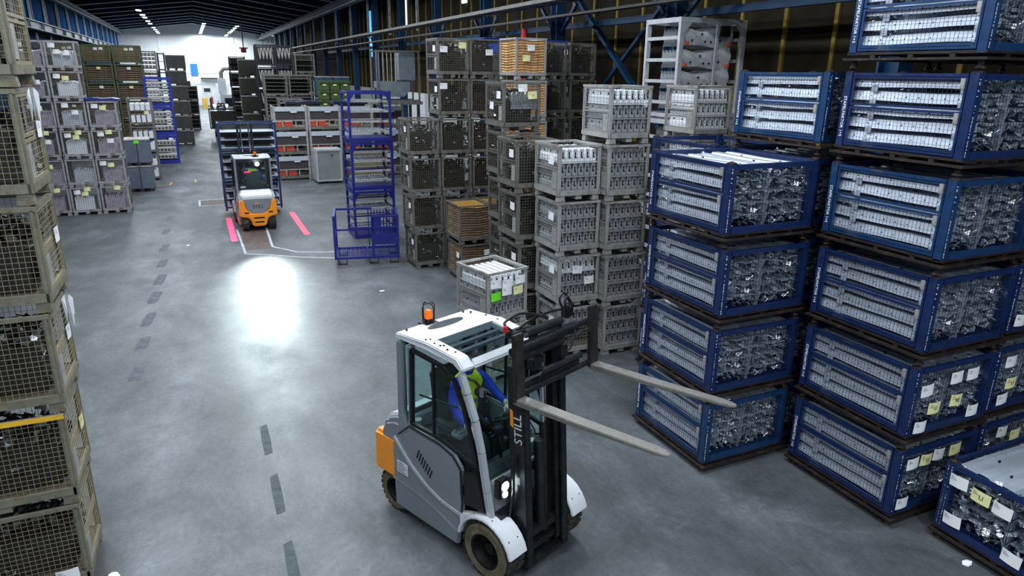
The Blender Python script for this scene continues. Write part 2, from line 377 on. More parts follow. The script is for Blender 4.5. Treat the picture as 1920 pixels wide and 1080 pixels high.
# right wall : columns, cladding, cross bracing, white plinth
rw = struct('wall_right', MB().box(RX+.06, RX+.3, Y0, Y1, 0, 9.6).mesh('wall_right', M['brown']))
panel = MB().box(0, .05, -.66, .66, 0, 9.5).mesh('cladding_panel', M['brown']); panel2 = MB().box(.015, .06, -.66, .66, 0, 9.5).mesh('cladding_panel', M['brown2'])
ribm = MB().box(-.05, .02, -.045, .045, 0, 9.5).mesh('cladding_rib', M['rib'])
k = 0; y = 1.2
while y < 62:
    obj('cladding_panel', (panel, panel2)[k % 2], rw, (RX, y+.68, 0)); obj('cladding_rib', ribm, rw, (RX-.0, y, 0)); y += 1.36; k += 1
struct('trim_4', MB().box(RX-.35, RX-.12, 24, Y1, 0, 3.9).mesh('plinth', M['concrete_w']))
colm = MB().box(-.16, .16, -.2, -.16, 0, 9.5).box(-.16, .16, .16, .2, 0, 9.5).box(-.025, .025, -.16, .16, 0, 9.5).mesh('column', M['colblue'])
brk = MB().bar((0, .15, 6.2), (0, 1.1, 7.0), .09).mesh('column_brace', M['colblue'])
tr = 5
for i in range(17):
    yy = 2.2+5.8*i
    c = struct('trim_%d' % tr, xform(colm, Matrix.Scale(1.0, 4)) if i == 0 else colm, None, (10.35, yy, 0)); tr += 1
    obj('knee_brace', brk, c); obj('knee_brace', brk, c, (0, 0, 0), (0, 0, PI)); obj('bracket', MB().box(-1.3, 0, -.06, .06, 6.7, 6.9).mesh('bracket', M['colblue']) if i == 0 else bkt, c)
    if i == 0: bkt = c.children[-1].data
gird = MB()
for z in (6.4,): gird.box(10.9, 11.05, 2, 62, z, z+.16)
struct('trim_%d' % tr, gird.mesh('girt', M['colblue'])); tr += 1
xb = MB()
for yy in (13.8,):
    xb.bar((10.7, yy, 3.2), (10.7, yy+5.8, 7.6), .16, .1); xb.bar((10.8, yy, 7.6), (10.8, yy+5.8, 3.2), .12, .08)
struct('trim_%d' % tr, xb.mesh('cross_bracing', M['colblue'])); tr += 1
ro = struct('trim_%d' % tr, ibeam('r', 9.55, 9.0, .4, .4, 0).tube([(9.2, Y0, 8.95), (9.2, Y1, 8.95)], .06, 6).mesh('crane_beam', M['beam'])); tr += 1
# upper right band of thin studs further down the hall
rs = MB().box(-.06, .06, -.04, .04, 6.9, 9.2).mesh('stud', M['steel_l'])
yy = 33.
while yy < Y1-1: obj('stud', rs, rw, (10.0, yy, 0)); yy += 5
obj('window_strip', MB().box(11.86, 11.96, 50.0, 50.8, 6.0, 9.0).mesh('window_strip', mat('daylight_pane', (160, 220, 255), .4, 0, 0, emis=(60, 160, 230), estr=1.2)), rw, label='bright blue window strip')
for yy, z0, z1 in ((41.5, 7.4, 9.3), (31.6, 8.1, 8.9), (36.0, 6.9, 7.3)):
    wb = obj('window_strip', MB().box(11.86, 11.96, yy, yy+.5, z0, z1).mesh('window_strip', mat('broken_pane', (230, 235, 225), .4, 0, .3, 20, emis=(225, 235, 230), estr=.9)), rw, label='bright gap in the cladding')
# cable tray on the right
trb = thing('cable_tray', 'long grey cable tray with cable bundles under the right crane beam', 'cable tray', (9.2, 0, 6.9))
obj('tray_rail', MB().box(-.32, -.29, Y0, Y1-2, 0, .1).box(.29, .32, Y0, Y1-2, 0, .1).mesh('tray_rail', M['steel']), trb)
rg = MB().box(-.29, .29, -.02, .02, 0, .03).mesh('rung', M['steel_l'])
for i in range(90): obj('rung', rg, trb, (0, 2+i*1.1, 0))
for j in range(5):
    pts = [(-.22+.11*j+.02*math.sin(i*1.7+j*2), Y0+i*3.0, .06+.03*((i+j) % 2)) for i in range(40)]
    obj('cable', MB().tube(pts, .04, 6).mesh('cable', M['cable']), trb)
t2 = thing('cable_tray', 'second thinner cable run just below the long grey tray', 'cable tray', (9.45, 0, 6.55))
obj('tray_rail', MB().box(-.12, -.1, Y0, Y1-2, 0, .06).box(.1, .12, Y0, Y1-2, 0, .06).box(-.1, .1, Y0, Y1-2, 0, .01).mesh('tray_rail', M['steel_d']), t2)
# ceiling
ce = struct('ceiling', MB().prism([(LX-.3, ZE), (RIDGE, ZR), (9.8, ZE), (RX+.3, 9.6), (RX+.3, 9.8), (9.8, ZE+.2), (RIDGE, ZR+.2), (LX-.3, ZE+.2)], 'y', Y0, Y1).mesh('ceiling', M['roof']))
rf = MB()
for a, b in (((LX, ZE), (RIDGE, ZR)), ((RIDGE, ZR), (9.8, ZE))):
    rf.mi(0).bar((a[0], 0, a[1]-.34), (b[0], 0, b[1]-.34), .16, .05); rf.mi(1).bar((a[0], 0, a[1]-.16), (b[0], 0, b[1]-.16), .02, .3)
rfm = rf.mesh('rafter', [M['purlin'], M['roof']])  # pale bottom flange, dark web: lamplight and shade put into the colours
for i in range(25):
    if -8+5*i < Y1: obj('rafter', rfm, ce, (0, -8+5*i, 0))
# lamps
lb = MB().box(-.2, .2, -.62, .62, 0, .1).mesh('lamp_housing', M['beam'], .01); ld = MB().box(-.17, .17, -.58, .58, -.02, 0).mesh('lamp_diffuser', M['diffuser'])
lh = MB().bar((0, .4, .1), (0, .4, 1.0), .012).bar((0, -.4, .1), (0, -.4, 1.0), .012).mesh('hanger', M['beam'])
NUM = 'zero one two three four five six seven eight nine ten eleven twelve thirteen fourteen fifteen sixteen seventeen eighteen nineteen twenty twenty-one twenty-two'.split(); cnt = {}
for i, (x, y, z, p) in enumerate(lamp_spots):
    row = 'left' if x < 0 else ('middle' if x < 3 else 'right')
    cnt[row] = cnt.get(row, 0)+1
    t = thing('ceiling_lamp', 'white LED lamp number %s from the near end of the %s roof row' % (NUM[cnt[row]], row), 'lamp', (x, y, z), 0, 'LED lamps of the %s row' % row)
    obj('lamp_housing', lb, t); obj('lamp_diffuser', ld, t); obj('hanger', lh, t)
    if p: area((x, y, z-.04), .5, 1.3, p)

# ================================================================== crates and contents
def panel_wire(x0, x1, z0, z1, p, pz, w, m, border=.03, ax='y', name='mesh_panel'):
    b = MB().frame(x0, x1, z0, z1, border, .02, 0, ax); b.grid(x0, x1, z0, z1, 0, p, pz, w, ax); return b.mesh(name, m)
def gitter(sx, sy, h, m, wm, pitch=.05, w=.006, flaps='LR', lining=None, style='std', wide=.06):
    hx, hy = sx/2, sy/2; P = []
    zb = .16
    post = MB().box(-wide/2, wide/2, -.012, .012, .1, h-.03).box(-.012, .012, -.03, .03, .1, h-.03).mesh('corner_post', m)
    foot = MB().prism([(-.07, 0), (.07, 0), (.055, .1), (-.055, .1)], 'y', -.055, .055).mesh('foot', m)
    for a in (-1, 1):
        for b in (-1, 1):
            P.append(('corner_post', post, (a*(hx-wide/2), b*(hy-.03), 0))); P.append(('foot', foot, (a*(hx-.08), b*(hy-.07), 0)))
    base = MB().box(-hx, hx, -hy, -hy+.05, .1, zb+.02).box(-hx, hx, hy-.05, hy, .1, zb+.02).box(-hx, -hx+.05, -hy+.05, hy-.05, .1, zb+.02).box(hx-.05, hx, -hy+.05, hy-.05, .1, zb+.02)
    P.append(('base_frame', base.mesh('base_frame', m)))
    P.append(('runner', MB().box(-.06, .06, -hy+.02, hy-.02, .03, .1).mesh('runner', m)))
    P.append(('floor_board', MB().box(-hx+.05, hx-.05, -hy+.05, hy-.05, zb-.02, zb).mesh('floor_board', M['wood'])))
    P.append(('top_rail', MB().frame(-hx, hx, -hy, hy, .035, .03, 0, 'y').mesh('tmp', m)))
    tr_ = MB().box(-hx, hx, -hy, -hy+.035, h-.04, h).box(-hx, hx, hy-.035, hy, h-.04, h).box(-hx, -hx+.035, -hy+.035, hy-.035, h-.04, h).box(hx-.035, hx, -hy+.035, hy-.035, h-.04, h)
    P[-1] = ('top_rail', tr_.mesh('top_rail', m))
    z0, z1 = zb+.02, h-.04
    fr = MB().grid(-hx+.05, hx-.05, z0, z1, 0, pitch, pitch, w).mesh('mesh_panel', wm)
    P.append(('mesh_panel', fr, (0, -hy+.02, 0))); P.append(('mesh_panel', fr, (0, hy-.02, 0)))
    zm = z0+(z1-z0)*.5
    for sgn, key in ((-1, 'L'), (1, 'R')):
        if key in flaps:
            for (a, b, nm) in ((z0, zm-.01, 'lower_flap'), (zm+.01, z1, 'upper_flap')):
                me = panel_wire(-hy+.06, hy-.06, a, b, .1, pitch, w, wm, .028, 'x', nm)
                plate = MB().box(-.006, .006, -hy+.09, -hy+.24, a+.04, b-.04).mesh('label_plate', M['steel_l'])
                P.append((nm, me, (sgn*(hx-.015), 0, 0), 0, [('label_plate', plate, (sgn*.008, 0 if sgn < 0 else 0, 0))] if nm == 'lower_flap' else [('latch', MB().box(-.012, .012, hy-.1, hy-.06, b-.08, b).mesh('latch', m))]))
        else:
            P.append(('mesh_panel', MB().grid(-hy+.05, hy-.05, z0, z1, 0, pitch, pitch, w, 'x').mesh('mesh_panel', wm), (sgn*(hx-.02), 0, 0)))
    if lining:
        for nm, ax, off, L2 in (('cardboard_lining', 'y', -hy+.045, hx-.05), ('cardboard_lining', 'y', hy-.045, hx-.05), ('cardboard_lining', 'x', -hx+.045, hy-.05), ('cardboard_lining', 'x', hx-.045, hy-.05)):
            b = MB(); n = 12; seg = 6; vs = []; fs = []
            rows = []
            for i in range(n*2+1):
                z = z0+(z1-z0-.02)*i/(n*2); d = .02*(1 if i % 2 else -1)
                rows.append([(-L2+2*L2*j/seg, d+.004*math.sin(j*2+i), z+.012*math.sin(j*1.3)) for j in range(seg+1)])
            fl2 = [p for r in rows for p in r]
            if ax == 'x': fl2 = [(p[1], p[0], p[2]) for p in fl2]
            for i in range(n*2):
                for j in range(seg): fs.append((i*(seg+1)+j, i*(seg+1)+j+1, (i+1)*(seg+1)+j+1, (i+1)*(seg+1)+j))
            b.add(fl2, fs)
            P.append((nm, b.mesh(nm, lining), (0, off, 0) if ax == 'y' else (off, 0, 0)))
    return P
T_olive = gitter(1.24, .88, .97, M['olive'], M['wire_o'], .05, .004, 'R')
T_grey = gitter(.84, .95, .97, M['steel'], M['wire'], .055, .005)
T_light = gitter(.84, .95, .97, M['steel_l'], M['wire_l'], .06, .0045)
T_left = gitter(.9, 1.1, .97, mat('pale_zinc', (160,158,160), .5, .2, .14, 6, dirt=(104,84,72), dscale=5), M['wire'], .065, .006)
T_card = gitter(.84, 1.0, .97, M['steel'], M['wire'], .2, .005, '', M['card_d'])
T_cardb = gitter(.84, 1.0, .97, M['steel_l'], M['wire'], .2, .005, '', M['card_b'])

def scrap(seed, sx, sy, h, n, dark=.82):
    r = random.Random(seed); b = MB()
    for i in range(n):
        b.mi(0 if r.random() < dark else 1)
        p = Vector((r.uniform(-sx/2+.08, sx/2-.08), r.uniform(-sy/2+.08, sy/2-.08), r.uniform(.02, h)))
        a = r.uniform(0, PI); el = r.uniform(-.5, .5); ln = r.uniform(.1, .3)
        for k in range(3):
            d = Vector((math.cos(a)*math.cos(el), math.sin(a)*math.cos(el), math.sin(el)))*ln/3
            q = p+d
            q.x = max(-sx/2+.06, min(sx/2-.06, q.x)); q.y = max(-sy/2+.06, min(sy/2-.06, q.y)); q.z = max(.01, min(h, q.z))
            if (q-p).length > .01: b.bar(p, q, r.uniform(.03, .08), r.uniform(.006, .02), up=(r.uniform(-1, 1), r.uniform(-1, 1), .4))
            p = q; a += r.uniform(-.9, .9); el += r.uniform(-.7, .7)
    b.mi(0).box(-sx/2+.1, sx/2-.1, -sy/2+.12, sy/2-.12, 0, h*.72)
    return b.mesh('metal_pressings', [M['steel_d'], M['glint']])
SCR = [scrap(i, .74, .85, .66, 150) for i in range(3)]
SCRL = [scrap(20+i, 1.14, .78, .62, 230, .86) for i in range(3)]
def tray_piece(m, n=1):
    # one moulded part: upright fin with foot, shoulder and a dark hooked slot in its face
    b = MB()
    b.box(-.058, .058, -.425, .425, 0, .022); b.prism([(-.05, .03), (.05, .03), (.05, .12), (.03, .145), (.03, .235), (-.034, .235), (-.034, .15), (-.05, .12)], 'y', -.39, .39)
    b.mi(1).box(-.014, .010, -.396, -.389, .085, .185).box(.0, .026, -.396, -.389, .085, .105)
    for y in (-.25, 0, .25): b.box(-.036, -.033, y-.02, y+.02, .16, .2)
    return b.mesh('moulded_part', [m, M['hole']])
TP_w = tray_piece(M['white']); TP_g = tray_piece(M['mgrey'])  # white top rows, grey lower rows: overhead light and shade partly in the colour
def bundle(m, sd):
    r = random.Random(sd); b = MB(); n = 9
    for i in range(n):
        x = -.28+.56*i/(n-1); hh = .46+r.uniform(-.03, .03)
        b.prism([(x-.028, 0), (x+.028, 0), (x+.026, hh), (x, hh+.03), (x-.026, hh)], 'y', -.38, .38+r.uniform(-.03, .02))
    b.box(-.3, .3, -.36, .38, 0, .4)
    return b.mesh('wrapped_bundle', m, .004)
BUN = [bundle(M['white'], 1), bundle(M['mauve'], 2), bundle(mat('pale_bag', (200,206,214), .4, 0, .12, 10, .3, 30), 3), bundle(M['mauve'], 4)]
pap = {}
def paper_mesh(c, w=.2, h=.145):
    k = (c, w, h)
    if k in pap: return pap[k]
    b = MB(); n = 5
    for i in range(n):
        x0 = -w/2+w*i/n; x1 = x0+w/n; f = lambda x: -.012*math.sin((x/w+.5)*PI)
        b.add([(x0, f(x0), -h/2), (x1, f(x1), -h/2), (x1, f(x1), h/2), (x0, f(x0), h/2)], [(0,1,2,3)])
    b.mi(1)
    if c == 'paper' or c == 'yellow':
        for j in range(3): b.box(-w*.42, -w*.42+w*(.16+.08*j), -.0135, -.0128, h*(.34-.12*j), h*(.365-.12*j))
    me = b.mesh('paper_label', [M[c], M['ink']]); pap[k] = me; return me
def papers(t, sx, sy, lst):
    for face, u, v, c, txt in lst:
        loc, rz = ((u, -sy/2-.012, v), 0) if face == 'F' else (((-sx/2-.012), u, v), -PI/2) if face == 'L' else ((sx/2+.012, u, v), PI/2)
        o = obj('paper_label', paper_mesh(c), t, loc, (0, random.uniform(-.08, .08), rz), label={'paper': 'white paper label', 'yellow': 'yellow paper label', 'ygreen': 'bright green paper label'}[c])
        if txt: obj('lettering', text_mesh(txt, .07, M['ink']), o, (0.01, -.0145, 0), (PI/2, 0, 0))
def fill_scrap(loc, rz, lab, k=0, mesh=None):
    o = obj('metal_pressings', mesh or SCR[k % 3], None, (loc[0], loc[1], loc[2]+.165), (0, 0, rz))
    tag(o, lab, 'metal parts', 'bent metal pressings in the mesh stillages', 'stuff')
def fill_trays(loc, rz, lab, layers, grp):
    c, s = math.cos(rz), math.sin(rz)
    for j, m in enumerate(layers):
        if m is None: continue
        for i in range(6):
            x = -.305+.122*i
            o = obj('moulded_part', m, None, (loc[0]+x*c, loc[1]+x*s, loc[2]+.165+j*.245), (0, 0, rz))
            tag(o, '%s part, %s from left, %s row, %s' % ('white' if m is TP_w else 'grey', ['first', 'second', 'third', 'fourth', 'fifth', 'last'][i], ['lower', 'middle', 'top'][j], lab), 'moulded part', 'moulded parts in the mesh stillages')
def stack(T, x, y, n, sx, sy, name, look, where, group, pitch=.985, rz=0, start=0, jit=.012, cb=None, z0=0, lean=0):
    out = []
    c, s = math.cos(rz), math.sin(rz)
    for k in range(start, n):
        jx, jy, jr = random.uniform(-jit, jit), random.uniform(-jit, jit), random.uniform(-jit, jit)*.8
        lx, ly = sx/2, sy/2
        loc = (x+lx*c-ly*s+jx+lean*k, y+lx*s+ly*c+jy, z0+k*pitch)
        lab = '%s, %s of %s' % (look, ORD[k], where)
        t = inst(T, name, lab, 'stillage', loc, rz+jr, group); out.append(t)
        if cb: cb(k, t, loc, rz+jr)
    return out

# ---- near left stack
def cbLN(k, t, loc, rz):
    fill_scrap(loc, rz, 'dark bent metal parts in the %s stillage of the near left stack' % (ORD[k]), k, SCRL[k % 3])
ln = []
for k in range(7):
    shift = .035*k
    ln += stack(T_olive, -1.47-1.24+shift, 7.02+.01*k, k+1, 1.24, .88, 'mesh_stillage', 'olive grey wire mesh stillage', 'near left stack', 'stillages of the near left stack', start=k, jit=.012, cb=cbLN)
obj('yellow_rail', MB().box(-.62, .62, -.005, .0, .925, .972).mesh('yellow_rail', M['yel']), ln[1], (0, -.442, 0), label='yellow painted top rail')
for k, c in ((1, 'yellow'), (2, 'paper'), (3, 'paper'), (4, 'paper')):
    papers(ln[k], 1.24, .88, [('R', .2, .6, c, None)])
papers(ln[0], 1.24, .88, [('F', .42, .2, 'paper', None)])
rag = MB()
for i in range(7):
    a = i*.9; rag.add([(.02*math.cos(a), .03*math.sin(a), 0), (.05*math.cos(a+.5), .05*math.sin(a+.5), -.05), (.04*math.cos(a+.2), .06*math.sin(a), -.22-.02*i), (.01*math.cos(a), .05*math.sin(a+.3), -.16)], [(0,1,2,3)])
for k in (3, 4):
    o = obj('plastic_sheet', rag.mesh('plastic_sheet', M['white']), None, (-1.44+.035*k, 7.55, .985*k+.02+.95*(k == 4)))
    tag(o, ['torn white plastic strip hanging from the third stillage of the near left stack', 'torn white plastic strip hanging from the top front of the near left stack'][k-3], 'plastic')

# ---- far left block of six-high stillages
BL = ['white wrapped', 'mauve grey wrapped', 'pale grey wrapped', 'mauve wrapped']
def mkLF(cn, topk):
    def cb(k, t, loc, rz):
        q = (k*2+cn*3+1) % 4
        o = obj('wrapped_bundle', BUN[q], None, (loc[0]+random.uniform(-.05, .08), loc[1]-.05, loc[2]+.165), (0, 0, rz))
        tag(o, '%s bundle, %s tier, %s column of far left block' % (BL[q], ORD[k], ['right', 'middle', 'left'][cn]), 'bundle', 'bundles in the far left block')
        L = []
        if (k+cn) % 2: L = [('F', -.22, .82, 'paper', None), ('F', .02, .76, 'yellow', None)]
        elif k > 1: L = [('F', -.15, .85, 'paper', None), ('F', .12, .62, 'paper', None)]
        if k == 5 and cn == 1: L = [('F', -.22, .82, 'paper', None), ('F', -.1, .62, 'paper', None), ('F', .17, .58, 'paper', None)]
        if k in (0, 2): L.append(('F', .1, .92, 'yellow', None))
        papers(t, .9, 1.1, L)
    return cb
for cn, (x, n, lab) in enumerate([(-3.38, 4, 'rightmost column of the far left block'), (-4.32, 6, 'middle column of the far left block'), (-5.26, 6, 'left column of the far left block')]):
    stack(T_left, x, 28.3, n, .9, 1.1, 'mesh_stillage', 'grey stillage with bundle', lab, 'stillages of the far left block', cb=mkLF(cn, n))
o = obj('folded_tarp', MB().prism([(-.55, 0), (.5, 0), (.52, .05), (.3, .09), (0, .06), (-.3, .1), (-.56, .05)], 'y', -.4, .4).mesh('folded_tarp', M['blue_v'], .01), None, (-2.9, 28.85, 3.95))
tag(o, 'dark blue folded sheet on top of the four-high column of the far left block', 'tarpaulin')

# ---- green wooden-slat boxes behind
def green_box():
    sx, sy, h = 1.5, 1.0, 1.05; P = []
    post = MB().box(-.05, .05, -.05, .05, 0, h-.02).mesh('corner_post', M['green'])
    for a in (-1, 1):
        for b in (-1, 1): P.append(('corner_post', post, (a*.69, b*.44, 0)))
    P.append(('base_frame', MB().box(-.73, .73, -.49, .49, .08, .16).mesh('base_frame', M['green'])))
    P.append(('top_rail', MB().box(-.64, .64, -.5, -.44, h-.1, h-.02).box(-.64, .64, .44, .5, h-.1, h-.02).box(.66, .72, -.39, .39, h-.1, h-.02).box(-.72, -.66, -.39, .39, h-.1, h-.02).mesh('top_rail', M['green'])))
    P.append(('side_panel', MB().box(.67, .70, -.39, .39, .16, h-.1).box(-.70, -.67, -.39, .39, .16, h-.1).box(-.63, .63, .45, .48, .16, h-.1).mesh('side_panel', M['green'])))
    sl = MB().box(-.63, .63, -.02, .02, -.036, .036).mesh('slat', M['plank'])
    for i in range(6): P.append(('slat', sl, (0, -.43+.06*(i % 2), .23+.118*i)))
    return P
T_green = green_box()
def cbG(cn):
    def cb(k, t, loc, rz):
        papers(t, 1.5, 1.0, [('F', .0, .8, 'yellow' if (k+cn) % 2 else 'paper', None)]+([('F', .28, .82, 'paper', None)] if k == 5 else []))
    return cb
for cn, x in enumerate((-3.96, -5.50, -7.04)):
    stack(T_green, x, 47.5, 6, 1.5, 1.0, 'slatted_box', 'army green box with brown slats', '%s green column behind the far left block' % ['right', 'middle', 'left'][cn], 'green slatted boxes', pitch=1.05, cb=cbG(cn))

# ---- blue grey lidded containers, two high
def lid_box(sx, sy, h, m, seam=True):
    P = [('body', MB().box(-sx/2, sx/2, -sy/2, sy/2, .12, h-.08).mesh('body', m, .02)),
         ('lid', MB().box(-sx/2-.02, sx/2+.02, -sy/2-.02, sy/2+.02, h-.08, h-.02).mesh('lid', M['steel_l'], .01))]
    ft = MB().box(-.08, .08, -sy/2+.02, sy/2-.02, 0, .12).mesh('skid', M['skid'])
    for x in (-sx/2+.1, 0, sx/2-.1): P.append(('skid', ft, (x, 0, 0)))
    if seam: P.append(('strap', MB().box(-.015, .015, -sy/2-.008, -sy/2, .13, h-.09).mesh('strap', M['steel_d'])))
    return P
T_bin = lid_box(.95, 1.2, 1.12, mat('bin_grey_blue', (92, 100, 116), .5, .1, .1, 4))
bins = stack(T_bin, -2.85, 33.0, 2, .95, 1.2, 'lidded_container', 'blue grey lidded container', 'pair beside the aisle', 'blue grey lidded containers', pitch=1.1)
papers(bins[1], .95, 1.2, [('F', 0, 1.0, 'ygreen', None)])
# grey shelf stillages with white trays behind the bins
def shelf_rack(sx, sy, h, lv, m, pw=.06, shelf=None, item=None, im=None, nitem=6, slope=0, back=None):
    P = []; hx, hy = sx/2, sy/2
    if back: P.append(('back_panel', MB().box(-hx+pw, hx-pw, hy-pw*.6, hy-pw*.4, .16, h-.1).mesh('back_panel', back)))  # dark sheet added so the see-through rack looks dark inside
    post = MB().box(-pw/2, pw/2, -pw/2, pw/2, 0, h).mesh('post', m)
    for a in (-1, 1):
        for b in (-1, 1): P.append(('post', post, (a*(hx-pw/2), b*(hy-pw/2), 0)))
    fr = MB().box(-hx+pw, hx-pw, -hy, -hy+pw*.8, -.03, .03).box(-hx+pw, hx-pw, hy-pw*.8, hy, -.03, .03).box(-hx, -hx+pw*.8, -hy+pw, hy-pw, -.03, .03).box(hx-pw*.8, hx, -hy+pw, hy-pw, -.03, .03).mesh('cross_frame', m)
    P.append(('cross_frame', fr, (0, 0, .12))); P.append(('cross_frame', fr, (0, 0, h-.05)))
    sb = MB().box(-hx+pw, hx-pw, -hy+.02, hy-.02, -.012, .012).mesh('shelf', shelf or m)
    it = MB().box(-(sx-2*pw)/nitem*.36, (sx-2*pw)/nitem*.36, -hy+.05, hy-.1, 0, (h/lv)*.5).mesh(item or 'carton', im or m) if item else None
    for i in range(lv):
        z = .16+(h-.2)/lv*i
        ch = []
        if it: ch = [(item, it, (-hx+pw+(sx-2*pw)*(j+.5)/nitem, 0, .013)) for j in range(nitem)]
        P.append(('shelf', sb, (0, 0, z), 0, ch))
    return P
T_sh1 = shelf_rack(1.0, 1.0, 1.25, 2, M['steel'], .07, None, 'tray', M['white'], 4)
st1 = stack(T_sh1, -2.75, 36.3, 3, 1.0, 1.0, 'shelf_stillage', 'grey shelf stillage of white trays', 'stack behind the containers', 'grey shelf stillages', pitch=1.25)
papers(st1[1], 1.0, 1.0, [('F', -.2, .5, 'paper', None), ('F', .1, .3, 'ygreen', None)])
papers(st1[2], 1.0, 1.0, [('F', -.1, .8, 'paper', None), ('F', .25, .6, 'yellow', None)])
# blue roller racks in the aisle mouth
def roller_rack():
    sx, sy, h = 1.3, 1.1, 1.53; P = []
    side = MB().box(-.05, .05, -.52, -.42, 0, h).box(-.05, .05, .42, .52, 0, h).box(-.03, .03, -.42, .42, .1, .25).box(-.03, .03, -.42, .42, h-.3, h-.1).mesh('side_frame', M['blue_r'])
    P += [('side_frame', side, (-.6, 0, 0)), ('side_frame', side, (.6, 0, 0))]
    P.append(('base_frame', MB().box(-.55, .55, -.5, -.44, .02, .2).box(-.55, .55, .44, .5, .02, .2).mesh('base_frame', M['blue_r'])))
    P.append(('header', MB().box(-.55, .55, -.53, -.46, h-.14, h-.01).mesh('header', M['blue_r'])))
    rail = MB().box(-.55, .55, -.03, .03, -.025, .025).mesh('roller_rail', M['steel_l'])
    hold = MB().box(-.035, .035, -.02, .02, 0, .14).mesh('holder', M['steel_l'])
    tabs = MB().prism([(-.55, 0), (.55, 0), (.48, .05), (-.48, .05)], 'y', -.02, .02).mesh('rail_cap', M['white'])
    for i in range(3):
        z = .3+.37*i
        P.append(('roller_rail', rail, (0, -.5, z), 0, [('holder', hold, (-.45+.18*j, 0, .02)) for j in range(6)]))
        P.append(('roller_rail', rail, (0, -.47, z+.17), 0, [('rail_cap', tabs, (0, 0, .025))]))
        P.append(('tray_back', MB().box(-.54, .54, -.3, .4, 0, .03).mesh('tray_back', M['steel_d']), (0, 0, z)))
    return P
T_roller = roller_rack()
stack(T_roller, -2.3, 42.6, 3, 1.3, 1.1, 'roller_rack', 'bright blue rack with silver roller rails', 'stack left of the aisle', 'blue roller racks', pitch=1.53)

# ---- grey mesh stillages right of the cart
def cbS(lab, off=0, pl=()):
    def cb(k, t, loc, rz):
        fill_scrap(loc, rz, 'dark metal pressings, %s tier of %s' % (ORD[k], lab), k+off)
        papers(t, .84, .95, [('L', -.25, .72, 'paper', None)]+[p for kk, p in pl if kk == k])
    return cb
def gs(x, y, n, lab, T=T_grey, look='grey mesh stillage of dark parts', start=0, cb=None, rz=0, grp='grey mesh stillages', sy=.95, lean=-.03):
    return stack(T, x, y, n, .84, sy, 'mesh_stillage', look, lab, grp, cb=cb or cbS(lab, int(x*3)), rz=rz, start=start, lean=lean)
gs(4.97, 17.17, 4, 'four-high column by the cart')
gs(5.84, 17.17, 6, 'first six-high column by the cart', cb=cbS('first six-high column', 1, [(5, ('F', -.25, .7, 'paper', None)), (5, ('F', .25, .8, 'yellow', None)), (4, ('F', -.3, .8, 'paper', None))]))
gs(6.71, 17.17, 6, 'second six-high column by the cart', cb=cbS('second six-high column', 2, [(5, ('F', .1, .65, 'paper', None))]))
gs(8.75, 17.3, 6, 'column right of bright cardboard')
gs(9.75, 17.4, 6, 'rightmost column by the wall')
# cardboard lined
def cbc(k, t, loc, rz): pass
cb_low = gs(5.66, 15.52, 2, 'front open-topped pair', T_card, 'cardboard-lined stillage', cb=cbc, grp='cardboard lined stillages', sy=1.0)
cb_lowb = gs(6.53, 15.6, 2, 'pair right of the open-topped pair', T_card, 'cardboard-lined stillage', cb=cbc, grp='cardboard lined stillages', sy=1.0)
papers(cb_low[0], .84, 1.0, [('F', .3, .75, 'paper', None), ('L', -.3, .7, 'paper', None)])
for t in (cb_low[1], cb_lowb[1]):
    obj('board_lining', MB().box(-.37, .37, .43, .44, .2, .93).box(-.36, -.355, -.42, .43, .2, .93).box(.355, .36, -.42, .43, .2, .93).box(-.36, .36, -.43, .43, .5, .51).mesh('board_lining', M['gold']), t, label='ochre cardboard inner lining')
cb_hi = gs(7.35, 15.75, 6, 'six-high column with the bright top box', T_cardb, 'cardboard-lined stillage', cb=cbc, grp='bright cardboard lined stillages', sy=1.0)
papers(cb_hi[-1], .84, 1.0, [('F', -.02, .74, 'paper', None), ('F', -.14, .5, 'yellow', None)])
# K column : rear of the two side-on columns
kk = gs(5.78, 12.95, 5, 'column behind the side-on stack', T_grey, 'grey mesh stillage with silver parts', cb=cbS('column behind the side-on stack', 1), grp='side-on mesh stillages')
papers(kk[4], .84, .95, [('F', .0, .86, 'paper', None), ('F', .22, .72, 'yellow', 'U'), ('L', .1, .5, 'paper', None)])
for i in range(6):
    o = obj('silver_bracket', MB().prism([(0, 0), (.1, 0), (.12, .12), (.06, .2), (.1, .3), (.03, .34), (-.03, .2), (.02, .1)], 'y', -.03, .03).mesh('silver_bracket', M['glint'], .006) if i == 0 else sbm, None, (5.86+.1*i, 13.05, 4*.985+.165+.28))
    sbm = o.data; tag(o, '%s shiny silver bracket from the left, top box of the column behind' % ['first', 'second', 'third', 'fourth', 'fifth', 'last'][i], 'bracket', 'silver brackets in the top mesh box')
mm = gs(5.36, 11.42, 4, 'side-on stack', T_grey, 'grey mesh stillage of dark pressings', start=0, grp='side-on mesh stillages')
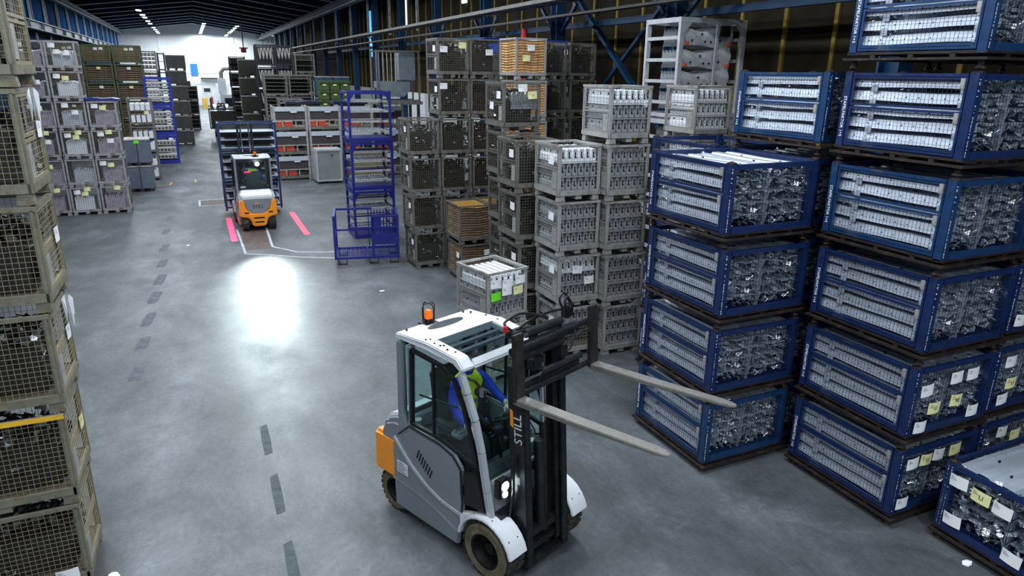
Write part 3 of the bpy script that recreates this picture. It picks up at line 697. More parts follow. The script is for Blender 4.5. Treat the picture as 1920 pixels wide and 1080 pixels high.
# L and N columns of moulded parts
def cbT(lab, lay):
    def cb(k, t, loc, rz): fill_trays(loc, rz, '%s tier of %s' % (ORD[k], lab), lay(k), lab)
    return cb
G, Wt = TP_g, TP_w
ls = gs(5.68, 10.36, 4, 'left tray column behind the mast', T_light, 'light grey stillage of moulded parts', cb=cbT('left tray column', lambda k: (G, G, Wt if k == 3 else (G if k != 1 else Wt)) if k else (None, None, G)), grp='tray stillages')
papers(ls[1], .84, .95, [('F', -.05, .72, 'paper', None), ('F', .2, .5, 'paper', None)])
for k in range(4): papers(ls[k], .84, .95, [('L', -.2, .7, 'paper', None)])
ns = gs(6.54, 10.15, 5, 'right tray column', T_light, 'light grey stillage of moulded parts', cb=cbT('right tray column', lambda k: (G, G, Wt if k == 4 else G)), grp='tray stillages')
qs = gs(8.62, 10.5, 5, 'tray column behind blue racks', T_light, 'light grey stillage of white parts', cb=cbT('tray column behind blue racks', lambda k: (Wt, Wt, Wt) if k > 2 else (None, None, None)), grp='tray stillages')
os_ = gs(4.1, 9.85, 2, 'open pair by the cab', T_light, 'light grey stillage of white parts', cb=cbT('open pair by the cab', lambda k: (G, G, Wt) if k else (None, None, G)), rz=rad(14), grp='tray stillages')
papers(os_[1], .84, .95, [('F', -.28, .78, 'paper', None), ('F', -.03, .75, 'paper', None), ('F', -.04, .62, 'paper', None), ('F', .24, .78, 'paper', None), ('F', -.27, .56, 'ygreen', None), ('F', .2, .6, 'yellow', None)])
cov = obj('crate_cover', MB().box(-.42, .42, -.49, .49, 0, .02).mesh('crate_cover', M['tub'], .005), None, (7.4, 17.7, 5.92)); tag(cov, 'flat blue plastic cover lying on top of the grey columns', 'cover')
tb = thing('plastic_pallet_box', 'long blue plastic tub behind the bright cardboard column', 'tub', (8.9, 18.8, 5.6))
obj('body', MB().prism([(-1.0, 0), (1.0, 0), (1.1, .32), (-1.1, .32)], 'y', -.5, .5).mesh('body', M['tub'], .03), tb); obj('rim', MB().box(-1.15, 1.15, -.55, .55, .32, .38).mesh('rim', M['tub'], .02), tb)
cfm = MB().box(-.05, .05, -.45, .45, -5.6, 0).mesh('carrier_frame', M['steel_d']); obj('carrier_frame', cfm, tb, (-.95, 0, 0)); obj('carrier_frame', cfm, tb, (.95, 0, 0))

# ================================================================== blue stillages with aluminium profiles
def blue_crate(m, wm, up, lettered=True):
    sx, sy, h = 1.40, 1.58, 1.02; hx, hy = sx/2, sy/2; P = []
    foot = MB().lathe([(.0, 0), (.055, 0), (.03, .035), (.03, .09), (0, .09)], 10, ax='z').mesh('foot', M['skid'])
    post = MB().box(-.05, .05, -.045, .045, .15, h-.02).box(-.012, .012, -.06, .06, .15, h-.05).mesh('corner_post', m)
    cap = MB().lathe([(0, .02), (.055, .0), (.055, -.01), (0, -.02)], 10, ax='z').mesh('stacking_cup', M['skid'])
    for a in (-1, 1):
        for b in (-1, 1):
            ch = [('stacking_cup', cap, (0, 0, h-.012))]
            if lettered and a < 0 and b < 0:
                r = Matrix.Rotation(PI/2, 4, 'X'); rr = Matrix.Rotation(PI/2 if up else -PI/2, 4, 'Y')
                ch.append(('lettering', xform(text_mesh('LA-01', .075, M['paper']), Matrix.Translation((.0, -.047, .86)) @ rr @ r)))
                ch.append(('lettering', xform(text_mesh('STAPELFAKTOR 1+5', .058, M['paper']), Matrix.Translation((.0, -.047, .44)) @ rr @ r)))
            if lettered and a < 0 and b > 0:
                r = Matrix.Rotation(-PI/2, 4, 'Z') @ Matrix.Rotation(PI/2, 4, 'X')
                ch.append(('lettering', xform(text_mesh('STAPELFAKTOR 1+5', .052, M['paper']), Matrix.Translation((-.052, 0, .50)) @ Matrix.Rotation(PI/2, 4, 'X') @ r)))
            P.append(('corner_post', post, (a*(hx-.05), b*(hy-.06), 0), 0, ch)); P.append(('foot', foot, (a*(hx-.06), b*(hy-.07), 0)))
    sk = MB()
    for (z0, z1, e) in ((.08, .105, .03), (.14, .165, .0)):
        sk.box(-hx-e, hx+e, -hy-e, -hy+.06, z0, z1).box(-hx-e, hx+e, hy-.06, hy+e, z0, z1).box(-hx-e, -hx+.06, -hy+.06, hy-.06, z0, z1).box(hx-.06, hx+e, -hy+.06, hy-.06, z0, z1)
    P.append(('skid_frame', sk.mesh('skid_frame', M['skid'])))
    spc = MB().box(-.03, .03, -.03, .03, .1, .145).mesh('spacer_block', M['skid'])
    for u in (-.35, 0, .35):
        P.append(('spacer_block', spc, (u, -hy+.03, 0))); P.append(('spacer_block', spc, (-hx+.03, u*1.3, 0)))
    P.append(('floor_sheet', MB().box(-hx+.03, hx-.03, -hy+.03, hy-.03, .165, .18).mesh('floor_sheet', m)))
    sil = MB().box(-hx+.1, hx-.1, -.015, .015, .165, .24).mesh('sill', m); P += [('sill', sil, (0, -hy+.015, 0)), ('sill', sil, (0, hy-.015, 0))]
    P.append(('top_rail', MB().box(-hx+.1, hx-.1, -hy, -hy+.04, h-.09, h-.03).box(-hx+.1, hx-.1, hy-.04, hy, h-.09, h-.03).box(-hx, -hx+.03, -hy+.12, hy-.12, h-.06, h-.03).box(hx-.03, hx, -hy+.12, hy-.12, h-.06, h-.03).mesh('top_rail', m)))
    en = MB().grid(-hx+.1, hx-.1, .24, h-.09, 0, .05, .065, .0032).mesh('mesh_panel', wm)
    P.append(('mesh_panel', en, (0, -hy+.015, 0))); P.append(('mesh_panel', en, (0, hy-.02, 0)))
    for s_ in (-1, 1):
        for nm, a, b in (('lower_flap', .18, .62), ('upper_flap', .635, .955)):
            bmsh = MB().frame(-hy+.12, hy-.12, a, b, .024, .026, 0, 'x'); 
            if nm == 'lower_flap': bmsh.box(-.012, .012, -hy+.15, hy-.15, a+.03, a+.06)
            g = MB().grid(-hy+.144, hy-.144, a+.024, b-.024, 0, .045, .075, .003, 'x').mesh('flap_mesh', wm)
            lt = MB().box(-.014, .014, -.02, .02, -.05, .05).mesh('latch', M['steel_l'])
            P.append((nm, bmsh.mesh(nm, m), (s_*(hx-.02), 0, 0), 0, [('flap_mesh', g), ('latch', lt, (s_*.018, -hy+.16, b-.06))]))
    return P
T_blue = [blue_crate(M['blue'], M['bwire'], True), blue_crate(M['blue'], M['bwire'], False), blue_crate(M['blue2'], M['bwire'], False)]
def profile(seed):
    r = random.Random(seed); b = MB()
    # ribbed pan 0.62 wide, 1.36 long; side walls with a row of punched holes
    xs = [(-.318, .012), (-.288, .108), (-.22, .115), (-.2, .09), (-.1, .09), (-.08, .118), (.03, .118), (.05, .09), (.15, .09), (.17, .115), (.288, .108), (.318, .012)]
    n = 4
    for k in range(len(xs)-1):
        (x0, z0), (x1, z1) = xs[k], xs[k+1]
        d = Vector((x1-x0, 0, z1-z0)).normalized(); nrm = Vector((-d.z, 0, d.x))*.004
        for i in range(n):
            y0 = -.68+1.36*i/n; y1 = y0+1.36/n; s0 = .006*math.sin(i*1.5+seed); s1 = .006*math.sin((i+1)*1.5+seed)
            b.add([(x0, y0, z0+s0), (x1, y0, z1+s0), (x1, y1, z1+s1), (x0, y1, z0+s1), (x0+nrm.x, y0, z0+s0+nrm.z), (x1+nrm.x, y0, z1+s0+nrm.z), (x1+nrm.x, y1, z1+s1+nrm.z), (x0+nrm.x, y1, z0+s1+nrm.z)],
                  [(0,1,2,3), (7,6,5,4), (0,4,5,1), (1,5,6,2), (2,6,7,3), (3,7,4,0)])
    for s in (-1, 1):
        for y in (-.63, .40): b.box(s*.317-.004, s*.317+.004, y-.04, y+.04, -.045, .03)
        b.mi(1)
        for i in range(9):
            y = -.58+.145*i; pts = [(y+.009*math.cos(t*PI/3), .06+.009*math.sin(t*PI/3)) for t in range(6)]
            b.prism(pts, 'x', s*.303-.006, s*.303+.007)
        b.mi(0)
    b.mi(1)
    for (x, y) in ((-.15, -.2), (.1, .3), (.1, -.4)):
        b.prism([(x+.012*math.cos(t*PI/3), y+.02*math.sin(t*PI/3)) for t in range(6)], 'z', .1, .122)
    # jagged bent tabs at both ends
    for e in (-1, 1):
        for i in range(26):
            b.mi(0 if r.random() < .35 else 2)
            R3 = Matrix.Rotation(r.uniform(0, PI), 3, 'Z') @ Matrix.Rotation(r.uniform(-1.2, 1.2), 3, 'X') @ Matrix.Rotation(r.uniform(-1, 1), 3, 'Y')
            b.obox((r.uniform(-.28, .28), e*(.66+r.uniform(-.06, .05)), r.uniform(.0, .11)), (r.uniform(.02, .1), r.uniform(.02, .07), .005), R3)
    return b.mesh('aluminium_profile', [M['alu'], M['hole'], M['glint']])
PR = [profile(i) for i in range(4)]
def fill_profiles(loc, rz, lab, layers=5):
    for j in range(layers):
        for i, x in enumerate((-.33, .33)):
            o = obj('aluminium_profile', PR[(j+i*2) % 4], None, (loc[0]+x*math.cos(rz), loc[1]+x*math.sin(rz), loc[2]+.235+j*.148), (0, 0, rz))
            tag(o, '%s %s profile, %s' % (ORD[j], ('left', 'right')[i], lab), 'metal profile', 'aluminium profiles in the blue stillages')
def bstack(x, y, n, where, start=0, shade=lambda k: 1, labels={}, empty=False, rz=0, full=5):
    out = []
    for k in range(start, n):
        jx, jr = random.uniform(-.02, .02), random.uniform(-.008, .008)
        loc = (x+.70+jx-(.015 if y > 6 else .01)*k, y+.79+random.uniform(-.02, .02), k*1.04)
        lab = 'blue stillage of silver profiles, %s of the %s' % (ORD[k], where)
        t = inst(T_blue[shade(k)], 'blue_stillage', lab, 'stillage', loc, rz+jr, 'blue stillages'); out.append(t)
        fill_profiles(loc, rz+jr, '%s tier of the %s' % (ORD[k], where), full)
        if k in labels: papers(t, 1.40, 1.58, labels[k])
    return out
bR = bstack(6.98, 4.42, 7, 'front right stack', shade=lambda k: 0 if k < 2 else (2 if k in (3, 5) else 1), labels={
  0: [('F', -.5, .82, 'paper', None), ('F', -.27, .82, 'yellow', 'LI'), ('F', -.05, .84, 'paper', None), ('F', -.55, .3, 'paper', None), ('F', .25, .84, 'yellow', None)],
  1: [('F', -.5, .72, 'paper', None), ('F', -.02, .8, 'paper', None), ('F', .26, .8, 'paper', None), ('F', -.32, .47, 'yellow', 'U'), ('F', .05, .5, 'yellow', 'RE'), ('F', -.5, .26, 'paper', None), ('F', .4, .3, 'paper', None)]})
bR2 = bstack(8.47, 4.44, 7, 'stack beyond the front right one', shade=lambda k: 1 if k != 3 else 2, labels={
  0: [('F', -.3, .85, 'paper', None), ('F', 0, .75, 'yellow', None)], 1: [('F', -.45, .8, 'paper', None), ('F', -.35, .5, 'yellow', 'U'), ('F', -.45, .3, 'paper', None)], 2: [('F', -.35, .85, 'paper', None), ('F', -.5, .3, 'paper', None)], 3: [('F', -.4, .5, 'paper', None)]})
b2 = bstack(5.67, 6.2, 4, 'stack beside the fork tips', shade=lambda k: 2 if k == 0 else (1 if k != 1 else 0))
b4 = bstack(7.10, 6.30, 5, 'taller middle blue stack', shade=lambda k: 2 if k == 4 else 1)
b5 = bstack(6.95, 8.0, 4, 'stack hidden behind the fork tips one', full=4)
# loose sheets on top of the open blue stack
# open stillage at the lower right, turned a quarter
tO = inst(T_blue[1], 'blue_stillage', 'open blue stillage with sheets and RE label at the lower right edge', 'stillage', (7.31+.79, 4.12-.70, 0), -PI/2, 'blue stillages')
papers(tO, 1.40, 1.58, [('F', -.52, .82, 'paper', None), ('F', -.27, .78, 'yellow', 'LI'), ('F', -.04, .76, 'paper', None), ('F', .28, .78, 'yellow', 'RE'), ('F', -.5, .34, 'paper', None), ('F', .15, .3, 'paper', None), ('F', .45, .34, 'paper', None)])
fill_profiles((7.31+.79, 4.12-.70, .02), -PI/2, 'open blue stillage at the lower right', 5)

# ================================================================== tall blue rack, cart, racks by the grey cabinet
def tall_rack():
    sx, sy, h = 1.32, 1.15, 1.5; hx, hy = sx/2, sy/2; P = []
    post = MB().box(-.035, .035, -.035, .035, 0, h).mesh('post', M['blue_v'])
    for a in (-1, 1):
        for b in (-1, 1): P.append(('post', post, (a*(hx-.035), b*(hy-.035), 0)))
    fr = MB().box(-hx+.07, hx-.07, -hy, -hy+.05, -.04, .04).box(-hx+.07, hx-.07, hy-.05, hy, -.04, .04).box(-hx, -hx+.05, -hy+.07, hy-.07, -.04, .04).box(hx-.05, hx, -hy+.07, hy-.07, -.04, .04).mesh('cross_frame', M['blue_v'])
    for z in (.06, h-.05): P.append(('cross_frame', fr, (0, 0, z)))
    gus = MB().prism([(-hx+.07, h-.09), (-hx+.07, h-.3), (-hx+.2, h-.09)], 'y', -hy+.01, -hy+.03).prism([(hx-.07, h-.09), (hx-.07, h-.3), (hx-.2, h-.09)], 'y', -hy+.01, -hy+.03).mesh('gusset', M['blue_v']); P.append(('gusset', gus))
    lad = MB().box(-.02, .02, -hy+.07, hy-.07, -.02, .02).mesh('side_rung', M['blue_v'])
    bar = MB().box(-hx+.1, hx-.07, -.035, .035, -.03, .03).mesh('support_bar', M['steel_l']); bar2 = MB().box(-hx+.07, hx-.07, -.02, .02, -.02, .02).mesh('support_bar', M['blue_v'])
    tooth = MB()
    for i in range(12): tooth.box(-hx+.14+.088*i, -hx+.19+.088*i, -.045, .045, .03, .055)
    tm = tooth.mesh('tooth_strip', M['alu'])
    for i in range(4):
        z = .3+.3*i
        P.append(('side_rung', lad, (-hx+.02, 0, z))); P.append(('side_rung', lad, (hx-.02, 0, z)))
        for y in (-.42, 0, .42):
            P.append(('support_bar', bar if i % 2 == 0 or y else bar2, (0, y, z), 0, [('tooth_strip', tm)] if i % 2 == 0 else []))
    P.append(('bottom_tray', MB().box(-hx+.05, hx-.05, -hy+.05, hy-.05, .1, .125).mesh('bottom_tray', M['blue_v'])))
    return P
stack(tall_rack(), 4.2, 21.2, 3, 1.32, 1.15, 'bar_rack', 'blue rack with toothed silver bars', 'tall stack behind the blue cart', 'tall blue bar racks', pitch=1.5)
# cart
ct = thing('roll_cart', 'low blue tube cart with slatted end guards beside the grey stillages', 'cart', (4.1, 18.7, 0), rad(-12))
B = M['blue_v']
dk = MB().box(-.95, .8, -.6, -.54, .16, .22).box(-.95, .8, .54, .6, .16, .22).box(-.95, -.89, -.54, .54, .16, .22).box(.74, .8, -.54, .54, .16, .22).box(-.1, -.04, -.54, .54, .16, .22)
obj('deck_frame', dk.mesh('deck_frame', B), ct)
dm = MB()
for i in range(1, 12): dm.bar((-.89, -.54+.09*i, .2), (.74, -.54+.09*i, .2), .012)
for i in range(1, 14): dm.bar((-.89+.12*i, -.54, .2), (-.89+.12*i, .54, .2), .012)
obj('deck_mesh', dm.mesh('deck_mesh', B), ct)
wl = MB().box(-.12, .12, -.06, .06, 0, .03).box(-.12, -.1, -.06, .06, .03, .16).box(.1, .12, -.06, .06, .03, .16).mesh('foot_frame', M['steel_d'])
for x, y in ((-.75, -.5), (.1, -.5), (.65, -.5), (-.75, .5), (.65, .5)): obj('foot_frame', wl, ct, (x, y, 0))
for x, y in ((-.92, -.57), (-.92, .57), (.77, -.57), (.77, .57), (.1, -.57)): obj('post', MB().box(-.03, .03, -.03, .03, .2, 1.35).mesh('post', B), ct, (x, y, 0))
obj('top_rail', MB().box(-.95, .1, .54, .6, 1.3, 1.36).box(-.95, -.89, -.57, .57, 1.3, 1.36).box(.74, .8, -.57, .57, 1.3, 1.36).mesh('top_rail', B), ct)
obj('mid_rail', MB().box(-.95, .8, .55, .59, .7, .75).box(-.94, -.9, -.57, .57, .7, .75).mesh('mid_rail', B), ct)
sl = MB().box(-.015, .015, -.01, .01, .25, 1.3).mesh('bar', B)
for i in range(14): obj('bar', sl, ct, (.77-.0, -.5+.077*i, 0))
for i in range(9): obj('bar', sl, ct, (-.0+.085*i, .57, 0))
obj('guard_plate', MB().box(.12, .76, -.59, -.56, .55, .85).mesh('guard_plate', B), ct); obj('front_arm', MB().box(-.5, .76, -.62, -.58, 1.0, 1.05).mesh('front_arm', B), ct); obj('front_arm', MB().box(.1, .76, -.62, -.58, 1.3, 1.35).mesh('front_arm', B), ct)
obj('bracket_plate', MB().box(.08, .3, -.6, -.55, .9, 1.35).mesh('bracket_plate', B), ct)
# light grey racks with dark perforated fronts and red boxes
def lrack():
    sx, sy, h = 1.54, 1.2, 1.14; hx, hy = sx/2, sy/2; P = []; m = M['steel_l']
    post = MB().box(-.05, .05, -.05, .05, 0, h).mesh('post', m)
    for a in (-1, 1):
        for b in (-1, 1): P.append(('post', post, (a*(hx-.05), b*(hy-.05), 0)))
    P.append(('header_panel', MB().box(-hx+.1, hx-.1, -hy, -hy+.05, h-.24, h-.03).mesh('header_panel', mat('pale_panel', (190, 198, 206), .4, .2, .05, 3)), (0, 0, 0), 0, [('handle', MB().box(.02, .3, -hy-.03, -hy, h-.3, h-.25).mesh('handle', M['white']))]))
    P.append(('dark_panel', MB().box(-hx+.1, hx-.1, -hy+.06, -hy+.09, .5, h-.24).mesh('dark_panel', mat('dark_perforated', (62, 56, 58), .6, .1, .15, 30))))
    P.append(('base_frame', MB().box(-hx+.1, hx-.1, -hy, -hy+.06, .06, .2).box(-hx+.1, hx-.1, hy-.06, hy, .06, .2).mesh('base_frame', M['steel'])))
    P.append(('lower_grid', MB().box(-hx+.1, hx-.1, -hy, -hy+.04, .46, .51).box(-.4, -.35, -hy, -hy+.04, .2, .46).box(.2, .25, -hy, -hy+.04, .2, .46).mesh('lower_grid', m)))
    rb = MB().box(-.18, .18, -.3, .3, 0, .2).mesh('red_tray', M['red'])
    for x in (-.56, -.08): P.append(('red_tray', rb, (x, -.22, .21)))
    P.append(('shelf', MB().box(-hx+.06, hx-.06, -hy+.1, hy-.06, .17, .2).mesh('shelf', M['steel'])))
    sdb = MB().box(-.02, .02, -hy+.1, hy-.1, -.03, .03).mesh('side_bar', m)
    for x, z in ((-hx+.03, .53), (-hx+.03, h-.07), (hx-.03, .53)): P.append(('side_bar', sdb, (x, 0, z)))
    return P
T_lr = lrack()
for i in range(4):
    stack(T_lr, 3.33+1.57*i, 34.4, 3, 1.54, 1.2, 'panel_rack', 'pale grey rack with red trays', '%s column behind the grey cabinet' % ['leftmost', 'second', 'third', 'rightmost'][i], 'pale grey panel racks', pitch=1.15)
for i in range(2):
    o = obj('dust_cover', MB().prism([(-.9, 0), (.9, 0), (.8, .12), (.2, .17), (-.3, .1), (-.85, .14)], 'y', -.6, .6).mesh('dust_cover', mat('navy_sheet', (22, 30, 58), .4, 0, .2, 5), .02), None, (5.0+2.3*i, 36.6, 3.44)); tag(o, 'dark navy sheet covering a load behind the pale racks, %s one' % ['left', 'right'][i], 'cover')
    u = thing('covered_crate', 'tall dark crate under the %s navy sheet' % ['left', 'right'][i], 'crate', (5.0+2.3*i, 36.6, 0))
    obj('body', MB().box(-.8, .8, -.5, .5, .12, 3.42).mesh('body', M['steel_d']), u); obj('skid', MB().box(-.8, -.6, -.5, .5, 0, .12).box(.6, .8, -.5, .5, 0, .12).mesh('skid', M['skid']), u)
gc = thing('storage_cabinet', 'grey metal cabinet on castors with light frame in front of pale racks', 'cabinet', (5.48, 33.2, 0))
obj('body', MB().box(-.54, .54, -.45, .45, .14, 1.5).mesh('body', M['cabg'], .02), gc)
obj('frame', MB().frame(-.58, .58, .1, 1.56, .07, .05, -.47).box(-.58, .58, -.5, .5, 1.5, 1.58).box(-.6, -.54, -.5, .5, .1, 1.5).mesh('frame', mat('pale_frame', (176, 180, 184), .45, .2, .06, 3)), gc)
obj('handle', MB().box(.1, .2, -.49, -.46, 1.3, 1.33).mesh('handle', M['steel_d']), gc)
for x in (-.5, .5):
    for y in (-.4, .4): obj('castor', MB().tube([(x, y-.02, .05), (x, y+.02, .05)], .05, 10).box(x-.03, x+.03, y-.03, y+.03, .08, .12).mesh('castor', M['tblack']), gc)
T_wc = lid_box(1.5, 1.0, .8, mat('olive_crate', (112, 110, 84), .6, 0, .15, 5), False)
wc = stack(T_wc, 6.35, 31.2, 2, 1.5, 1.0, 'storage_crate', 'olive lidded crate with white tag', 'pair behind the tall blue racks', 'olive crates', pitch=.78)
for t in wc: papers(t, 1.5, 1.0, [('L', 0, .5, 'paper', None)])

# ================================================================== white steel racks with pressed car-body panels (upper middle)
def white_rack():
    sx, sy, h = 1.75, 1.25, 2.08; hx, hy = sx/2, sy/2; P = []; m = mat('white_rack_paint', (188, 192, 196), .45, .15, .1, 5, dirt=(150, 130, 112), dscale=7)
    post = MB().box(-.05, .05, -.04, .04, 0, h).mesh('post', m)
    for a in (-1, 1):
        for b in (-1, 1): P.append(('post', post, (a*(hx-.05), b*(hy-.04), 0)))
    P.append(('middle_post', MB().box(-.03, .03, -.02, .02, .1, h-.1).mesh('middle_post', m), (.12, -hy+.04, 0)))
    P.append(('top_rail', MB().box(-hx+.1, hx-.1, -hy, -hy+.08, h-.1, h).box(-hx+.1, hx-.1, hy-.08, hy, h-.1, h).box(-hx, -hx+.08, -hy+.08, hy-.08, h-.1, h).box(hx-.08, hx, -hy+.08, hy-.08, h-.1, h).mesh('top_rail', m)))
    P.append(('base_frame', MB().box(-hx, hx, -hy, -hy+.08, .05, .13).box(-hx, hx, hy-.08, hy, .05, .13).box(-hx, -hx+.08, -hy+.08, hy-.08, .05, .13).box(hx-.08, hx, -hy+.08, hy-.08, .05, .13).mesh('base_frame', m)))
    P.append(('gusset', MB().prism([(-hx+.1, h-.1), (-hx+.1, h-.32), (-hx+.3, h-.1)], 'y', -hy+.01, -hy+.03).prism([(hx-.1, h-.1), (hx-.1, h-.32), (hx-.3, h-.1)], 'y', -hy+.01, -hy+.03).mesh('gusset', m)))
    rung = MB().box(-.03, .03, -hy+.08, hy-.08, -.035, .035).mesh('rung', m)
    clip = MB().box(-.03, .03, -.05, .03, -.03, .03).mesh('orange_clip', mat('orange_clip', (235, 90, 30), .5, 0, .05, 5))
    for i in range(4):
        z = .36+.44*i
        P.append(('rung', rung, (-hx+.04, 0, z))); P.append(('rung', rung, (hx-.04, 0, z)))
        for x in (-.62, .5): P.append(('orange_clip', clip, (x, -hy+.1, z-.1)))
    return P
T_wr = white_rack()
def body_panel():
    b = MB(); nx, nz = 22, 8; g = []
    for i in range(nx+1):
        u = i/nx; x = -.6+1.24*u
        top = .38+.04*math.sin(u*9) - (.1*math.sin(u*PI*2) if u < .5 else 0) + (.1*(u-.8)*5 if u > .8 else 0)
        bot = .03*math.sin(u*6)+(.06*(u-.85)*6 if u > .85 else 0)
        g.append([(x, -.03*math.sin(k/nz*PI)*(1.2+math.sin(u*17+k)) , bot+(top-bot)*k/nz) for k in range(nz+1)])
    vs = [p for c in g for p in c]; n = len(vs)
    vs += [(x, y+.012, z) for x, y, z in vs]
    fs = []
    for i in range(nx):
        for k in range(nz):
            a = i*(nz+1)+k; q = (a, a+nz+1, a+nz+2, a+1); fs.append(q); fs.append(tuple(n+j for j in q[::-1]))
    b.add(vs, fs); b.mi(1)
    for x, z in ((-.45, .12), (-.2, .25), (-.1, .1), (.05, .1), (.2, .2), (.3, .13)):
        b.prism([(x+.02*math.cos(t*PI/3), z+.02*math.sin(t*PI/3)) for t in range(6)], 'y', -.075, -.05)
    return b.mesh('body_panel', [mat('zinc_sheet', (206, 210, 214), .4, .1, .12, 8), M['hole']], smooth=True)
BP = body_panel()
for rx, ry, lab, col_ in ((9.38, 12.3, 'left', 0), (11.2, 12.4, 'right', 1)):
    if col_ == 1: continue
    rk = stack(T_wr, rx, ry, 3, 1.75, 1.25, 'panel_rack', 'white steel rack holding pressed car panels', 'stack by the brown wall', 'white panel racks', pitch=2.08)
    papers(rk[2], 1.75, 1.25, [('L', .45, .3, 'paper', None)])
    for k in (1, 2):
        for i in range(4):
            for j in range(7):
                o = obj('body_panel', BP, None, (rx+.85, ry+.2+.125*j, k*2.08+.2+.44*i)); tag(o, 'pressed grey panel, %s from the front, %s level of the %s white rack' % (['first', 'second', 'third', 'fourth', 'fifth', 'sixth', 'last'][j], ['bottom', 'second', 'third', 'top'][i], ['lowest', 'middle', 'top'][k]), 'body panel', 'body panels in the white racks')
bxo = obj('control_box', MB().box(-.12, .12, -.04, .04, 0, .22).mesh('control_box', M['tblack'], .01), rk[2], (.3, -.62, 1.72), label='black fixture block')

# ================================================================== far right stacks
def far(T, x, y, n, sx, sy, name, look, where, grp, pitch, start=0, cb=None):
    return stack(T, x, y, n, sx, sy, name, look, where, grp, pitch=pitch, start=start, jit=.02, cb=cb)
T_f1 = shelf_rack(1.25, 1.2, 1.2, 2, mat('navy_steel', (20, 32, 58), .5, .2, .2, 5), .07, None, 'part', M['steel_d'], 6, back=M['steel_d'])
far(T_f1, 3.0, 62, 5, 1.25, 1.2, 'shelf_stillage', 'dark navy shelf stillage', 'tall stack by the third forklift', 'navy shelf stillages', 1.2)
T_f2 = lid_box(1.15, 1.1, 1.15, mat('dark_olive_box', (36, 40, 26), .6, .1, .2, 4))
far(T_f2, 2.95, 49.5, 5, 1.15, 1.1, 'storage_crate', 'very dark olive crate', 'dark stack right of the aisle', 'dark olive crates', 1.13)
def vrack():
    P = shelf_rack(1.05, 1.1, 1.3, 1, mat('black_rack', (24, 24, 30), .5, .2, .2, 5), .07, back=M['tblack'])
    v = MB()
    for i in range(4):
        x = -.36+.2*i; v.bar((x, 0, 1.1), (x+.08, 0, .45), .05, .05); v.bar((x+.08, 0, .45), (x+.14, 0, 1.1), .05, .05)
    P.append(('hanging_part', v.mesh('hanging_part', M['steel_l']), (0, -.5, 0))); return P
T_v = vrack()
for i in range(2):
    far(T_v, 3.75+1.1*i, 46, 5, 1.05, 1.1, 'hanger_rack', 'black rack with hanging V shaped parts', '%s of the two V-part stacks' % ['left', 'right'][i], 'V part racks', 1.3)
T_f3 = shelf_rack(1.2, 1.1, 1.2, 3, M['steel'], .08, back=M['steel_d'])
far(T_f3, 6.0, 46, 5, 1.2, 1.1, 'shelf_stillage', 'grey open frame stillage', 'stack right of the V parts', 'grey frame stillages', 1.2)
T_f4 = shelf_rack(1.25, 1.1, 1.2, 5, M['steel'], .08, back=M['steel_d'])
far(T_f4, 3.75, 42, 4, 1.25, 1.1, 'shelf_stillage', 'grey slatted frame stillage', 'stack in front of the V parts', 'grey slatted stillages', 1.2)
far(T_f4, 5.15, 42.2, 4, 1.2, 1.1, 'shelf_stillage', 'grey slatted frame stillage', 'stack left of the petrol blue lockers', 'grey slatted stillages two', 1.2)
far(T_f4, 4.1, 38.8, 3, 1.25, 1.1, 'shelf_stillage', 'grey slatted frame stillage', 'low stack just behind the pale racks', 'low grey slatted stillages', 1.2)
T_lk = lid_box(.9, .9, 1.2, M['bpetrol'])
for i in range(2): far(T_lk, 6.55+.95*i, 41.5, 4, .9, .9, 'storage_crate', 'petrol blue lidded crate', '%s petrol stack behind the green bins' % ['left', 'right'][i], 'petrol blue crates', 1.18)
T_gb = [('body', MB().prism([(-.25, 0), (.25, 0), (.27, .5), (-.27, .5)], 'y', -.4, .4).mesh('body', M['bgreen'], .02)), ('front_lip', MB().prism([(-.42, .3), (-.46, .42), (-.46, .45), (-.4, .33)], 'x', -.25, .25).mesh('front_lip', M['bgreen'])),
        ('paper_label', paper_mesh('yellow'), (0, -.415, .32))]
for i in range(3): stack(T_gb, 6.3+.57*i, 39.2, 9, .54, .8, 'storage_bin', 'dark green stacking bin', '%s column of green bins' % ['left', 'middle', 'right'][i], 'green stacking bins', pitch=.503, jit=.01)
# hopper machine on its platform
hm = thing('hopper_machine', 'grey metal hopper machine on a raised platform by the right wall', 'machine', (9.0, 33.6, 0))
obj('platform', MB().box(-1.1, 1.1, -.8, .8, 3.55, 3.7).mesh('platform', M['steel']), hm)
for x in (-.9, .9):
    for y in (-.7, .7): obj('leg', MB().box(x-.06, x+.06, y-.06, y+.06, 0, 3.55).mesh('leg', M['steel_d']), hm)
hg = mat('hopper_grey', (124, 134, 142), .5, .3, .1, 3)
obj('hopper', MB().prism([(-.95, 4.6), (.6, 4.6), (.6, 4.2), (.3, 3.9), (-.6, 3.9), (-.95, 4.3)], 'y', -.5, .5).mesh('hopper', hg, .02), hm)
obj('cabinet', MB().box(.1, .9, -.4, .4, 4.65, 5.9).mesh('cabinet', hg, .03), hm)
obj('frame', MB().frame(-1.05, 1.05, 3.7, 6.0, .07, .07, -.55).frame(-1.05, 1.05, 3.7, 6.0, .07, .07, .55).mesh('frame', M['steel']), hm)
for i in range(5): obj('rod', MB().tube([(-.9+.2*i, -.5, 4.6), (-.9+.2*i, -.5, 5.9)], .025, 6).mesh('rod', M['steel_l']), hm)
